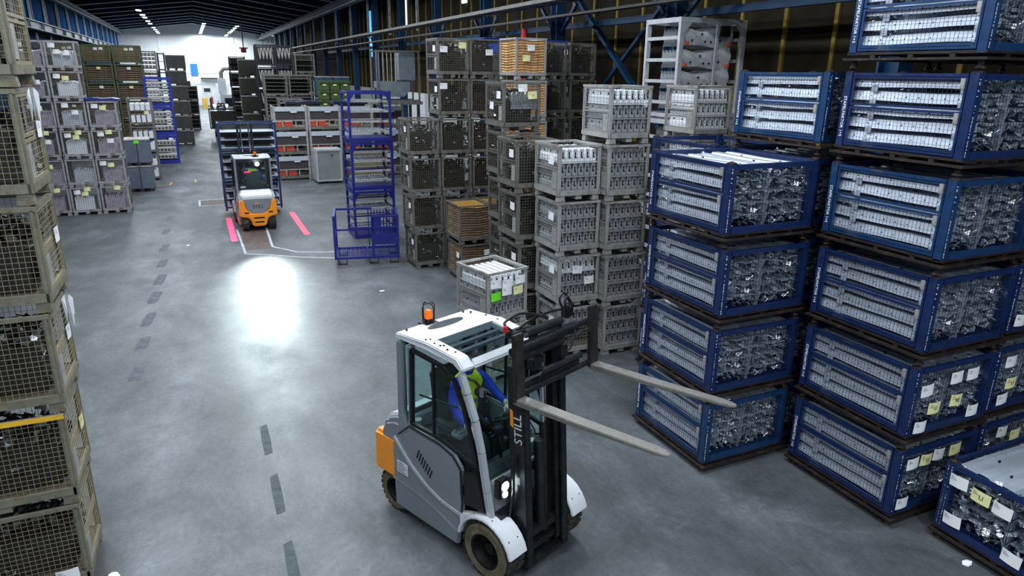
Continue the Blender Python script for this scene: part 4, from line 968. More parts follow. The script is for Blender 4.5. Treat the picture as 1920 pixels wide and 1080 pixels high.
# ---- left aisle, far stacks
T_m1 = shelf_rack(1.25, 1.2, 1.22, 4, M['steel'], .07, None, 'carton', mat('mixed_parts', (120, 104, 100), .5, .1, .5, 3), 5)
far(T_m1, -3.15, 53, 5, 1.25, 1.2, 'shelf_stillage', 'grey stillage of orange and blue parts', 'stack above the blue roller racks', 'parts stillages', 1.22)
T_m2 = shelf_rack(.45, 1.0, 1.2, 2, mat('navy_steel', (20, 32, 58)), .07)
far(T_m2, -1.86, 53, 5, .45, 1.0, 'shelf_stillage', 'narrow black frame stillage', 'narrow stack in the left row', 'narrow stillages', 1.2)
T_m3 = lid_box(1.2, 1.1, 1.0, mat('dark_grey_box', (70, 70, 70), .6, .2, .15, 4))
far(T_m3, -1.38, 53, 6, 1.2, 1.1, 'storage_crate', 'dark grey lidded crate', 'tall stack right of the blue roller racks', 'dark grey crates', .98)
far(T_f3, -.75, 66, 3, 1.2, 1.1, 'shelf_stillage', 'grey open frame stillage', 'low stack at the left side of the aisle', 'low frame stillages left', 1.2)
far(T_m3, -1.2, 72, 4, 1.2, 1.1, 'storage_crate', 'dark grey lidded crate', 'farthest stack in the left row', 'dark far crates', .98)
# ---- end of the aisle
ec = mat('pale_cabinet', (196, 202, 206), .5, .1, .05, 2)
for i, (x, w, h_) in enumerate([(2.0, 1.2, 2.6), (4.0, 1.6, 3.0)]):
    c = thing('control_cabinet', ['pale control cabinet with lit panel at the end wall', 'wide pale cabinet with blue screen at the end wall'][i], 'cabinet', (x, 107.5, 0))
    obj('body', MB().box(-w/2, w/2, -.4, .4, .1, h_).mesh('body', ec, .02), c); obj('plinth', MB().box(-w/2+.05, w/2-.05, -.35, .35, 0, .1).mesh('plinth', M['steel_d']), c)
    obj('screen', MB().box(-.4, .4, -.43, -.4, 1.9, 2.4).mesh('screen', mat('blue_screen', (120, 120, 220), .3, 0, 0, emis=(120, 130, 240), estr=1.2) if i else M['steel_d']), c)
dr = thing('door_1', 'grey door with a small window in the white end wall', None, (.2, Y1-.05, 0)); dr['kind'] = 'structure'; del dr['label']
obj('leaf', MB().box(-.55, .55, -.05, 0, 0, 2.6).mesh('leaf', M['steel']), dr); obj('door_window', MB().box(-.2, .2, -.08, -.05, 1.5, 2.1).mesh('door_window', M['white']), dr)
bn = obj('banner', MB().box(-.45, .45, -.03, 0, 4.0, 5.6).mesh('banner', mat('banner_blue', (30, 120, 190), .6, 0, .05, 2)), None, (.7, Y1-.1, 0)); tag(bn, 'tall blue banner hung high on the white end wall', 'banner')
aw = obj('wall_canopy', MB().box(-1.2, 1.2, -.8, 0, 3.55, 3.75).mesh('wall_canopy', M['steel_d']), None, (2.6, Y1-.1, 0)); tag(aw, 'dark canopy over the doorway in the end wall', 'canopy')
for i, (x, y, m, l) in enumerate([(1.3, 100, 'yel', 'yellow guard post left of the end doorway'), (1.65, 101, 'yel', 'second yellow guard post left of the end doorway'), (2.15, 99, 'steel_d', 'dark guard post beside the yellow posts'), (5.6, 100, 'yel', 'yellow post at the foot of the wide pale cabinet'), (2.4, 103, 'redv', 'red post beside the end doorway')]):
    o = obj('guard_post', MB().tube([(0, 0, 0), (0, 0, 1.35), (0, 0, 1.42)], [.14, .14, .08], 12).mesh('guard_post', M[m], smooth=True), None, (x, y, 0)); tag(o, l, 'post')
pm = thing('pipe_machine', 'pale machine with a bent duct near the end of the hall', 'machine', (3.8, 86, 0))
obj('body', MB().box(-.9, .9, -.8, .8, 0, 2.3).mesh('body', ec, .04), pm); obj('window', MB().box(-.5, .5, -.83, -.8, 1.0, 1.9).mesh('window', M['tblack']), pm)
obj('tower', MB().box(-1.0, -.2, -.5, .5, 2.3, 4.0).mesh('tower', ec, .03), pm)
obj('duct', MB().tube([(-.6, 0, 4.0), (-.6, 0, 4.6), (-.3, 0, 5.0), (.3, 0, 5.05), (2.4, 0, 5.05)], .22, 10).mesh('duct', M['steel'], smooth=True), pm)
rg2 = obj('red_hoist', MB().box(-.2, .2, -.2, .2, 0, .3).box(-.35, .35, -.05, .05, .3, .4).mesh('red_hoist', M['redv'], .02), None, (4.2, 62, 6.3)); tag(rg2, 'red hoist trolley above the far right stacks', 'hoist')
obj('hanger', MB().box(-.04, .04, -.04, .04, .4, 4.0).mesh('hanger', M['steel_d']), rg2)
gp = obj('standpipe', MB().tube([(0, 0, 0), (0, 0, 6.4)], .09, 10).mesh('standpipe', M['redv'], smooth=True), None, (9.7, 20.6, 0)); tag(gp, 'red vertical standpipe beside the blue column behind the grey stillages', 'pipe')

# ================================================================== forklifts (local frame: x forward, y left, origin under the front axle)
def wheel(r, w, hubr, name='wheel'):
    t = MB().lathe([(hubr, -w/2+.01), (r*.82, -w/2-.005), (r*.95, -w/2+.015), (r, -w/2+.05), (r, w/2-.05), (r*.95, w/2-.015), (r*.82, w/2+.005), (hubr, w/2-.01)], 36)
    tw = MB().lathe([(hubr+.01, -w/2-.002), (r*.86, -w/2-.008), (r*.93, -w/2+.008)], 36).lathe([(hubr+.01, w/2+.002), (r*.86, w/2+.008), (r*.93, w/2-.008)], 36)
    lug = MB()
    for k in range(24):
        a = 2*PI*k/24; R3 = Matrix.Rotation(-a, 3, 'Y')
        for s in (-1, 1): lug.obox((r*math.cos(a), s*w*.3, r*math.sin(a)), (.022, w*.32, .045), R3)
    hub = MB().lathe([(hubr+.005, -w/2+.0), (hubr-.01, -w/2+.01), (hubr-.03, -.03), (.07, -.02), (.06, -.06), (0, -.06)], 28).lathe([(hubr+.005, w/2), (hubr-.02, w/2-.02), (0, w/2-.05)], 28)
    for k in range(6):
        a = 2*PI*k/6; hub.tube([(.1*math.cos(a), -.075, .1*math.sin(a)), (.1*math.cos(a), -.02, .1*math.sin(a))], .012, 6)
    return (t.mesh('tyre', M['rubber'], smooth=True), tw.mesh('tyre_wall', M['rubber_w'], smooth=True), lug.mesh('tread_lugs', M['rubber']), hub.mesh('wheel_hub', M['rim'], smooth=True))
WF = wheel(.33, .26, .19); WR = wheel(.27, .2, .15)
def poly_ring(b, pts, w, d, y):      # border of bars along a closed x-z outline in the plane y
    for p, q in zip(pts, pts[1:]+pts[:1]): b.bar((p[0], y, p[1]), (q[0], y, q[1]), w, d, up=(0, 1, 0))
    return b
def forklift(name, label, loc, rz, fork_z, tilt, spread=.57, positioner=True, lift_top=2.62):
    F = thing(name, label, 'forklift', loc, rz)
    def part(n, b, m, par=F, bevel=0, smooth=False, **k): return obj(n, b.mesh(n, m, bevel, smooth), par, **k)
    # chassis and lower body
    part('chassis', MB().prism([(-1.46, .2), (-.46, .2), (-.40, .62), (.12, .62), (.12, .76), (-1.4, .76)], 'y', -.5, .5).box(-.4, .16, -.3, .3, .14, .62), M['tblack'])
    side = [(-1.53, .16), (-.45, .15), (-.385, .52), (-.365, .74), (-.385, 1.12), (-.50, 1.235), (-.72, 1.29), (-1.22, 1.31), (-1.42, 1.15), (-1.55, .92)]
    for s in (-1, 1):
        sp = part('side_panel', MB().prism(side, 'y', s*.585, s*.52), M['tgrey'], bevel=.018)
        door = [(-.50, .60), (-.385, .60), (-.375, .74), (-.40, 1.1), (-.51, 1.215), (-.72, 1.265), (-1.2, 1.285), (-1.36, 1.14), (-1.18, .90), (-.9, .70), (-.62, .605)]
        part('battery_door', MB().prism(door, 'y', s*.594, s*.584), M['tgrey'], sp, bevel=.006)
        seal = MB(); seal.tube([(x, s*.59, z) for x, z in [(-1.42, 1.14), (-1.22, 1.315), (-.72, 1.295), (-.50, 1.24), (-.38, 1.12), (-.358, .74), (-.375, .56)]], .009, 6); part('door_seal', seal, M['tblack'], sp)
        tr2 = MB(); L = [(-1.5, 1.08), (-1.36, .95), (-1.2, .82), (-.95, .68), (-.7, .60), (-.38, .575)]
        for a, b in zip(L[:-1], L[1:]): tr2.bar((a[0], s*.592, a[1]), (b[0], s*.592, b[1]), .045, .02, up=(0, 1, 0))
        part('trim_strip', tr2, M['tlight'], sp, bevel=.004, label='lighter grey sweeping trim strip')  # highlight along the side crease, painted as a lighter raised strip
        cr = MB()
        for a, b in zip([(-1.55, .52), (-1.1, .49), (-.75, .42)], [(-1.1, .49), (-.75, .42), (-.43, .32)]): cr.bar((a[0], s*.587, a[1]), (b[0], s*.587, b[1]), .02, .014, up=(0, 1, 0))
        part('crease_ridge', cr, M['tgrey'], sp)
        vs = MB().bar((0, 0, -.055), (.045, 0, .055), .014, .012, up=(0, 1, 0)).mesh('vent_slot', M['hole'])
        for i in range(7): obj('vent_slot', vs, sp, (-1.09+.035*i, s*.596, 1.03-.028*i))
        part('black_corner_panel', MB().prism([(-.355, 1.11), (-.15, 1.17), (-.03, .76), (-.345, .72)], 'y', s*.585, s*.54), M['tblack'], bevel=.01)
        part('door_handle', MB().box(-.385, -.35, s*.585-.012, s*.585+.012, .83, .95), M['tblack'], sp)
        # cab side : pillars, door frame, glass
        ap = MB(); A = [(-.42, 2.20), (-.33, 2.0), (-.22, 1.74), (-.13, 1.42), (-.05, 1.0), (.02, .68)]
        for a, b in zip(A[:-1], A[1:]): ap.bar((a[0], s*.535, a[1]), (b[0]+(b[0]-a[0])*.04, s*.535, b[1]+(b[1]-a[1])*.04), .075, .07, up=(0, 1, 0))
        part('front_pillar', ap, M['tlight'], bevel=.012)
        part('rear_pillar', MB().prism([(-1.45, 1.1), (-1.43, 2.28), (-1.34, 2.29), (-1.36, 1.45), (-1.30, 1.28), (-1.26, 1.38), (-1.24, 2.28), (-1.17, 2.28), (-1.21, 1.3)], 'y', s*.57, s*.50), M['tgrey'], bevel=.012)
        obj('quarter_glass', MB().prism([(-1.36, 1.45), (-1.34, 2.27), (-1.24, 2.27), (-1.26, 1.38), (-1.3, 1.3)], 'y', s*.54, s*.535).mesh('quarter_glass', M['glass']), F)
        D = [(-1.17, 2.245), (-.66, 2.20), (-.50, 2.11), (-.36, 1.85), (-.24, 1.5), (-.17, 1.24), (-.40, 1.285), (-.72, 1.345), (-1.20, 1.35)]
        dfm = part('door_frame', poly_ring(MB(), D, .04, .035, s*.56).bar((-.83, s*.56, 1.35), (-.82, s*.56, 2.2), .022, .03, up=(0, 1, 0)), M['tblack'])
        obj('door_glass', MB().prism([(x, z) for x, z in D], 'y', s*.556, s*.552).mesh('door_glass', M['glass']), dfm)
        obj('handle_rail', MB().tube([(-1.1, s*.52, 1.72), (-.5, s*.52, 1.78)], .012, 6).mesh('handle_rail', M['tblack']), dfm)
        # fender and wheels
        fo = []; fi = []
        for k in range(13):
            a = rad(172-13.2*k); fo.append((.40*math.cos(a), .33+.40*math.sin(a))); fi.append((.365*math.cos(a), .33+.365*math.sin(a)))
        part('fender', MB().prism(fo+fi[::-1], 'y', s*.64, s*.38).prism([(x, z) for x, z in fo[:5]]+[(-.4, .6)], 'y', s*.6, s*.52), M['tsilver'], bevel=.008, label='silver white front mudguard')
        bts = MB()
        for k in (4, 7, 10):
            a = rad(172-13.2*k)
            for q in (.45, .58): bts.tube([(.398*math.cos(a), s*q, .33+.398*math.sin(a)), (.404*math.cos(a), s*q, .33+.404*math.sin(a))], .008, 6)
        tag(part('bolts', bts, M['hole']), kind='stuff')
        for nm, W_, x, y, z in (('front_wheel', WF, 0, s*.49, .33), ('rear_wheel', WR, -1.62, s*.42, .27)):
            w = obj(nm, W_[0], F, (x, y, z)); 
            if s > 0: w.rotation_euler = (0, 0, PI)
            obj('tyre_wall', W_[1], w); tag(obj('tread_lugs', W_[2], w), kind='stuff'); obj('wheel_hub', W_[3], w)
        # headlights
        hl = part('headlight', MB().box(-.0, .10, s*.42-.075, s*.42+.075, .92, 1.14), M['tblack'], bevel=.02)
        obj('lamp_lens', MB().lathe([(0, .012), (.045, .01), (.052, 0)], 16, (.1, s*.42, 1.07), 'x').mesh('lamp_lens', M['lampon']), hl)
        obj('lamp_lens', MB().lathe([(0, .012), (.032, .01), (.038, 0)], 16, (.1, s*.42, .975), 'x').mesh('lamp_lens', M['lampon']), hl)
    pl = obj('name_plate', MB().box(-.095, .095, -.598, -.592, -.075, .075).mesh('name_plate', M['tsilver']), F, (-1.36, 0, .72), label='white type plate')
    for i in range(5): obj('plate_line', MB().box(-.075, .03+.02*(i % 3), -.6, -.598, -.003, .003).mesh('plate_line', M['ink']), pl, (0, 0, .055-.027*i))
    # counterweight : silver hood, grey centre plate, orange shell
    hood = MB(); n = 12
    prof = [(-1.38, 1.28), (-1.55, 1.27), (-1.72, 1.2), (-1.80, 1.08), (-1.80, .84), (-1.38, .84)]
    part('rear_hood', MB().prism(prof, 'y', -.56, .56), M['tgrey'], bevel=.05)
    part('hood_cap', MB().prism([(-1.40, 1.30), (-1.58, 1.30), (-1.74, 1.24), (-1.83, 1.14), (-1.83, 1.02), (-1.77, 1.1), (-1.70, 1.17), (-1.40, 1.24)], 'y', -.46, .46), M['tsilver'], bevel=.02, label='silver white hood cap')
    cp = part('centre_plate', MB().prism([(-.42, 1.02), (-.38, .76), (-.18, .58), (.18, .58), (.38, .76), (.42, 1.02)], 'x', -1.86, -1.5), M['tgrey'], bevel=.02)
    U = [(-.57, 1.02), (-.43, 1.02), (-.38, .74), (-.19, .58), (.19, .58), (.38, .74), (.43, 1.02), (.57, 1.02), (.585, .50), (.36, .46), (.27, .40), (.2, .16), (-.2, .16), (-.27, .40), (-.36, .46), (-.585, .50)]
    sh_ = part('counterweight', MB().prism(U, 'x', -1.92, -1.50), M['orange'], bevel=.035, label='orange cast rear counterweight')
    for y0, y1, z in ((-.17, .17, .44), (-.15, .15, .3), (-.44, -.3, .62), (.3, .44, .62)):
        obj('grille_slot', MB().box(-1.93, -1.9, y0, y1, z-.025, z+.025).mesh('grille_slot', M['hole'], .008), sh_)
    rT = Matrix.Translation((-1.862, 0, .8)) @ Matrix.Rotation(-PI/2, 4, 'Z') @ Matrix.Rotation(PI/2, 4, 'X')
    obj('lettering', xform(text_mesh('STILL', .15, M['tblack']), rT), cp); obj('logo_bar', MB().prism([(-.02, .89), (.1, .89), (.08, .93), (-.04, .93)], 'x', -1.864, -1.858).mesh('logo_bar', M['orange']), cp)
    part('axle_bay', MB().box(-1.78, -1.45, -.3, .3, .2, .85), M['tblack'])
    part('rear_wheel_arch', MB().box(-1.82, -1.40, .5, .56, .56, .9).box(-1.82, -1.40, -.56, -.5, .56, .9), M['tgrey'], bevel=.01)
    # roof with skylight
    zr = 2.30; roofb = MB()
    roofb.prism([(-1.46, zr), (-1.44, zr+.07), (-.92, zr+.09), (-.92, zr)], 'y', -.56, .56)
    for s in (-1, 1): roofb.prism([(-.92, zr), (-.92, zr+.09), (-.46, zr+.05), (-.36, zr-.05), (-.40, zr-.10), (-.52, zr-.03)], 'y', s*.56, s*.40)
    roofb.prism([(-.415, zr-.01), (-.41, zr+.03), (-.355, zr-.05), (-.37, zr-.09)], 'y', -.41, .41)
    ro_ = part('roof', roofb, M['tsilver'], bevel=.022)
    obj('skylight', MB().prism([(-.92, zr+.06), (-.92, zr+.085), (-.41, zr+.03), (-.41, zr+.005)], 'y', -.40, .40).mesh('skylight', M['rglass']), ro_)
    bars = MB()
    for x in (-.8, -.64): bars.box(x-.025, x+.025, -.4, .4, zr-.01, zr+.02)
    part('roof_bar', bars, M['tgrey'])
    ov = [(-1.24+.075*math.cos(t*PI/12), .26*math.sin(t*PI/12)) for t in range(24)]
    obj('oval_window', MB().prism(ov, 'z', zr+.074, zr+.088).mesh('oval_window', mat('smoked_glass', (84, 92, 94), .15, .2, .1, 5), .004), ro_)
    dots = MB()
    for x, y in ((-1.38, -.45), (-1.0, -.5), (-.97, -.46), (-.86, -.5), (-.78, -.49), (-.76, -.46), (-.66, -.5), (-.56, -.48), (-1.38, .4), (-1.3, .45), (-.9, .49), (-1.1, .5)):
        dots.tube([(x, y, zr+.07), (x, y, zr+.096-.05*max(0, (x+.92)))], .011, 8)
    tag(part('bolt_holes', dots, M['hole'], ro_), kind='stuff')
    # front and rear glazing
    obj('windscreen', MB().prism([(-.40, 2.16), (-.33, 2.0), (-.22, 1.74), (-.13, 1.42), (-.06, 1.12), (-.065, 1.12), (-.14, 1.42), (-.23, 1.74), (-.34, 2.0), (-.41, 2.16)], 'y', -.50, .50).mesh('windscreen', M['glass']), F)
    wf = MB().box(-1.45, -1.42, -.50, .50, 1.30, 1.36).box(-1.45, -1.42, -.50, .50, 2.2, 2.3).box(-1.45, -1.42, -.50, -.44, 1.36, 2.2).box(-1.45, -1.42, .44, .50, 1.36, 2.2)
    wfo = part('rear_window_frame', wf, M['tblack'], bevel=.008)
    obj('rear_glass', MB().box(-1.44, -1.435, -.44, .44, 1.36, 2.2).mesh('rear_glass', M['glass']), wfo)
    part('cowl', MB().prism([(-.1, .7), (-.06, 1.1), (-.13, 1.2), (-.3, 1.14), (-.34, .95), (-.2, .7)], 'y', -.5, .5), M['interior'], bevel=.02)
    fc = part('front_cover', MB().box(-.06, .02, -.5, .5, .7, 1.1), M['tgrey'], bevel=.015)
    # cab interior
    part('cab_floor', MB().box(-1.42, -.05, -.5, .5, .70, .78), M['interior'])
    part('battery_hood', MB().prism([(-1.42, .78), (-1.42, 1.12), (-.72, 1.08), (-.66, .78)], 'y', -.48, .48), M['interior'], bevel=.03)
    st_ = part('seat', MB().box(-1.18, -.70, -.25, .25, 1.09, 1.22), M['seatm'], bevel=.05)
    obj('backrest', MB().prism([(-1.12, 1.18), (-1.22, 1.2), (-1.32, 1.86), (-1.22, 1.88)], 'y', -.23, .23).mesh('backrest', M['seatm'], .04), st_)
    ar = part('armrest', MB().box(-1.05, -.66, -.42, -.30, 1.32, 1.40), M['seatm'], bevel=.025)
    obj('control_pad', MB().box(-.70, -.55, -.45, -.28, 1.33, 1.41).mesh('control_pad', mat('pad_grey', (130, 140, 142), .3, .1, .05, 8), .025), ar)
    for i in range(4): obj('lever', MB().tube([(-.63, -.42+.035*i, 1.40), (-.62, -.42+.035*i, 1.46)], .008, 6).mesh('lever', M['tblack']), ar)
    wh = [(-.42+.14*math.cos(t)*math.cos(rad(28)), .12+.14*math.sin(t), 1.46+.14*math.cos(t)*math.sin(rad(28))) for t in [2*PI*k/20 for k in range(21)]]
    sw = part('steering_wheel', MB().tube(wh, .014, 6, False).bar((-.54, .12, 1.40), (-.30, .12, 1.52), .03, .012).bar((-.42, -.01, 1.46), (-.42, .25, 1.46), .03, .012), M['tblack'])
    obj('steering_column', MB().tube([(-.42, .12, 1.45), (-.3, .12, 1.1)], .035, 8).mesh('steering_column', M['tblack']), sw)
    part('display_arm', MB().tube([(-.28, -.36, 2.0), (-.26, -.34, 1.75), (-.2, -.22, 1.45), (-.2, -.16, 1.15)], .02, 8), M['tblack'])
    part('display', MB().obox((-.27, -.33, 1.80), (.05, .14, .2), Matrix.Rotation(.4, 3, 'Z')), M['tblack'], bevel=.015)
    wl_ = part('work_light', MB().lathe([(0, -.05), (.05, -.04), (.062, .03), (.055, .04)], 14, (-.30, -.38, 1.98), 'x').tube([(-.42, -.5, 2.15), (-.34, -.42, 2.1), (-.3, -.38, 2.03)], .014, 6), M['tblack'])
    obj('lamp_lens', MB().lathe([(0, .036), (.052, .036)], 14, (-.30, -.38, 1.98), 'x').mesh('lamp_lens', M['chrome']), wl_)
    part('mirror', MB().obox((-.46, .44, 2.0), (.02, .13, .2), Matrix.Rotation(.3, 3, 'Z')), M['chrome'], bevel=.008)
    part('clipboard', MB().obox((-.2, .22, 1.19), (.16, .24, .012), Matrix.Rotation(-.3, 3, 'Y')), M['tsilver'])
    part('bottle_rack', MB().tube([(-1.3, -.4, 1.14), (-1.3, -.4, 1.3)], .05, 10).tube([(-.95, -.44, 1.14), (-.8, -.44, 1.16)], .04, 8), M['cabg'])
    # beacon
    bc = part('beacon_base', MB().box(-1.50, -1.34, -.19, -.01, 2.355, 2.375).tube([(-1.42, -.10, 2.37), (-1.42, -.10, 2.42)], .05, 12), M['tblack'])
    obj('beacon_lens', MB().lathe([(.045, 0), (.048, .015), (.044, .07), (.034, .10), (0, .11)], 16, (-1.42, -.10, 2.42), 'z').mesh('beacon_lens', M['beacon'], smooth=True), bc)
    cg = MB()
    for a in (0, PI/2):
        dx, dy = .085*math.cos(a), .085*math.sin(a)
        cg.tube([(-1.42+dx, -.10+dy, 2.38), (-1.42+dx*1.05, -.10+dy*1.05, 2.56), (-1.42+dx*.7, -.10+dy*.7, 2.6), (-1.42-dx*.7, -.10-dy*.7, 2.6), (-1.42-dx*1.05, -.10-dy*1.05, 2.56), (-1.42-dx, -.10-dy, 2.38)], .007, 6)
    obj('wire_cage', cg.mesh('wire_cage', M['tblack']), bc)
    # mast, leaning back by tilt
    ms = obj('mast', MB().box(-.07, .07, -.33, .33, -.02, .02).box(-.05, .05, -.26, .26, .30, .38).box(-.05, .03, -.26, .26, .12, .2).mesh('mast', M['mast'], .006), F, (.26, 0, .12), (0, -tilt, 0))
    H2 = 2.25
    for s in (-1, 1):
        ra = MB().box(-.10, .10, s*.325-.012, s*.325+.012, 0, H2).box(.07, .10, s*.25, s*.33, 0, H2).box(-.10, -.07, s*.25, s*.33, 0, H2)
        rl = obj('outer_rail', ra.mesh('outer_rail', M['mast'], .004), ms)
        rb = MB().box(-.06, .06, s*.245-.01, s*.245+.01, .1, lift_top-.2).box(.035, .06, s*.19, s*.25, .1, lift_top-.2).box(-.06, -.035, s*.19, s*.25, .1, lift_top-.2)
        obj('inner_rail', rb.mesh('inner_rail', M['mast'], .004), ms)
        cy = obj('lift_cylinder', MB().tube([(-.05, s*.13, .05), (-.05, s*.13, 1.5)], .042, 14).tube([(-.05, s*.13, 1.5), (-.05, s*.13, lift_top-.2)], .026, 12).lathe([(.05, .0), (.05, .04)], 14, (-.05, s*.13, .72), 'z').mesh('lift_cylinder', M['mast'], smooth=True), ms)
        obj('cylinder_rod', MB().tube([(-.05, s*.13, 1.5), (-.05, s*.13, lift_top-.22)], .0285, 12).mesh('cylinder_rod', M['chrome'], smooth=True), cy)
        hz = MB().tube([(-.02, s*.37, 1.3), (-.03, s*.375, .9), (-.08, s*.39, .62), (-.2, s*.4, .52), (-.3, s*.34, .6)], .016, 8); obj('hydraulic_hose', hz.mesh('hydraulic_hose', M['tblack'], smooth=True), ms)
        if s < 0:
            r1 = Matrix.Rotation(PI/2, 4, 'X'); r2 = Matrix.Rotation(-PI/2, 4, 'Y')
            obj('lettering', xform(text_mesh('STILL', .145, M['tsilver']), Matrix.Translation((.03, -.3385, 1.60)) @ r2 @ r1), rl, label='white lettering on the mast')
            obj('logo_bar', MB().prism([(-.075, 1.62), (-.035, 1.60), (-.035, 1.78), (-.075, 1.80)], 'y', -.3395, -.336).mesh('logo_bar', M['orange']), rl)
            obj('sticker', MB().box(-.01, .03, -.3395, -.337, .98, 1.06).mesh('sticker', M['tsilver']), rl); obj('sticker', MB().box(-.01, .05, -.3395, -.337, .30, .34).mesh('sticker', M['tlight']), rl)
    obj('centre_cylinder', MB().tube([(.0, 0, .3), (.0, 0, 1.35)], .055, 14).mesh('centre_cylinder', M['mast'], smooth=True), ms)
    obj('mast_crossbar', MB().box(-.09, -.05, -.3, .3, 1.0, 1.1).box(-.09, -.05, -.3, .3, H2-.12, H2).box(-.05, .0, -.24, .24, lift_top-.3, lift_top-.2).mesh('mast_crossbar', M['mast']), ms)
    # carriage at fork height
    cz = fork_z-.12; C0 = obj('carriage', MB().box(.12, .17, -.42, .42, cz+.10, cz+.19).box(.12, .17, -.42, .42, cz+.50, cz+.60).box(.02, .12, -.2, -.16, cz+.05, cz+.62).box(.02, .12, .16, .2, cz+.05, cz+.62).mesh('carriage', M['mast'], .006), F, (.31, 0, .12), (0, -tilt, 0))
    if positioner:
        for x, y0, y1, z, r, m in ((.17, -.60, .02, cz+.56, .036, 'mast'), (.17, .02, .60, cz+.57, .032, 'mast'), (.12, -.35, .18, cz+.66, .042, 'mast'), (.18, -.60, .60, cz+.12, .032, 'mast'), (.18, -.2, .42, cz+.24, .034, 'mast'), (.16, -.45, .15, cz+.46, .034, 'mast'), (.14, -.5, -.35, cz+.66, .02, 'chrome'), (.18, -.5, -.2, cz+.24, .018, 'chrome'), (.17, .2, .58, cz+.47, .014, 'chrome')):
            obj('cylinder' if m == 'mast' else 'cylinder_rod', MB().tube([(x, y0, z), (x, y1, z)], r, 12).mesh('cylinder', M[m], smooth=True), C0)
        for y, z in ((-.33, cz+.34), (.07, cz+.36)): obj('valve_block', MB().box(.1, .2, y, y+.13, z-.05, z+.06).mesh('valve_block', M['tblack'], .01), C0)
        obj('valve_bank', MB().box(.0, .12, -.5, -.2, cz+.64, cz+.70).box(.02, .1, .3, .42, cz+.64, cz+.76).mesh('valve_bank', M['tblack'], .01), C0)
        for pts in ([(.05, -.45, cz+.7), (.0, -.5, cz+.78), (.0, -.3, cz+.82), (.05, -.12, cz+.78), (.1, 0, cz+.72)], [(.06, -.4, cz+.7), (.05, -.2, cz+.74), (.04, .1, cz+.75), (.08, .3, cz+.74)],
                    [(.08, .28, cz+.72), (.06, .24, cz+.84), (.06, .29, cz+.90), (.06, .34, cz+.88), (.08, .37, cz+.80), (.1, .36, cz+.74)], [(.1, .32, cz+.72), (.09, .29, cz+.80), (.08, .33, cz+.86), (.09, .38, cz+.8), (.1, .40, cz+.72)],
                    [(.14, .1, cz+.4), (.2, .2, cz+.36), (.2, .3, cz+.5), (.16, .34, cz+.6)], [(.18, -.3, cz+.34), (.2, -.2, cz+.3), (.18, -.15, cz+.42)]):
            sm = []
            for i in range(len(pts)-1):
                p0 = pts[max(0, i-1)]; p1 = pts[i]; p2 = pts[i+1]; p3 = pts[min(len(pts)-1, i+2)]
                for q in range(5):
                    t = q/5; sm.append(tuple(.5*((2*p1[j])+(-p0[j]+p2[j])*t+(2*p0[j]-5*p1[j]+4*p2[j]-p3[j])*t*t+(-p0[j]+3*p1[j]-3*p2[j]+p3[j])*t**3) for j in range(3)))
            sm.append(pts[-1]); obj('hydraulic_hose', MB().tube(sm, .013, 8).mesh('hydraulic_hose', M['tblack'], smooth=True), C0)
        obj('red_coupling', MB().tube([(.03, -.52, cz+.70), (.03, -.52, cz+.76)], .022, 10).mesh('red_coupling', M['redv'], smooth=True), C0)
    for s in (-1, 1):
        y = s*spread; w = .055
        shk = obj('fork_shank', MB().prism([(.20, cz+.08), (.25, cz+.08), (.245, cz+.74), (.205, cz+.74)], 'y', y-w-.01, y+w+.01).mesh('fork_shank', M['shank'], .006), C0)
        bl_ = MB(); L = 1.55; x0 = .25
        ins = [(x0-.05, cz+.07, cz+.13), (x0+.02, cz+.06, cz+.12), (x0+.7, cz+.06, cz+.105), (x0+L-.14, cz+.065, cz+.095), (x0+L-.05, cz+.067, cz+.09), (x0+L, cz+.069, cz+.086)]
        ws = [w+.01, w+.01, w+.008, w, w*.82, w*.42]; vs = []; fs = []
        for (x, a, b), wd in zip(ins, ws): vs += [(x, y-wd, a), (x, y+wd, a), (x, y+wd, b), (x, y-wd, b)]
        for i in range(len(ins)-1):
            for k in range(4): fs.append((i*4+k, i*4+(k+1) % 4, i*4+4+(k+1) % 4, i*4+4+k))
        fs += [(3, 2, 1, 0), tuple(len(vs)-4+k for k in range(4))]
        bl_.add(vs, fs); obj('fork_blade', bl_.mesh('fork_blade', M['fork'], .006), C0)
    return F
TR1 = forklift('forklift', 'grey and orange forklift in the foreground with raised empty forks', (2.816, 5.760, 0), rad(-67), 2.10, rad(3.6))
TR2 = forklift('forklift', 'orange and grey forklift seen from behind carrying blue racks', (1.50, 25.35, 0), rad(92), .16, rad(1.5), .3, False, 3.4)
TR3 = forklift('forklift', 'far forklift facing the camera with its lamps lit', (1.95, 59.0, 0), rad(-90), .60, 0, .3, False, 2.6)
# load on the second truck
T_ld = [p for p in shelf_rack(1.95, 1.15, 1.02, 3, M['blue'], .07, M['alu'], back=M['steel_d'])]
ldp = stack(T_ld, .66, 26.25, 3, 1.95, 1.15, 'load_rack', 'blue rack of silver sheets', 'load on the orange truck', 'blue racks carried by the orange truck', pitch=1.03, jit=.004, z0=.20)
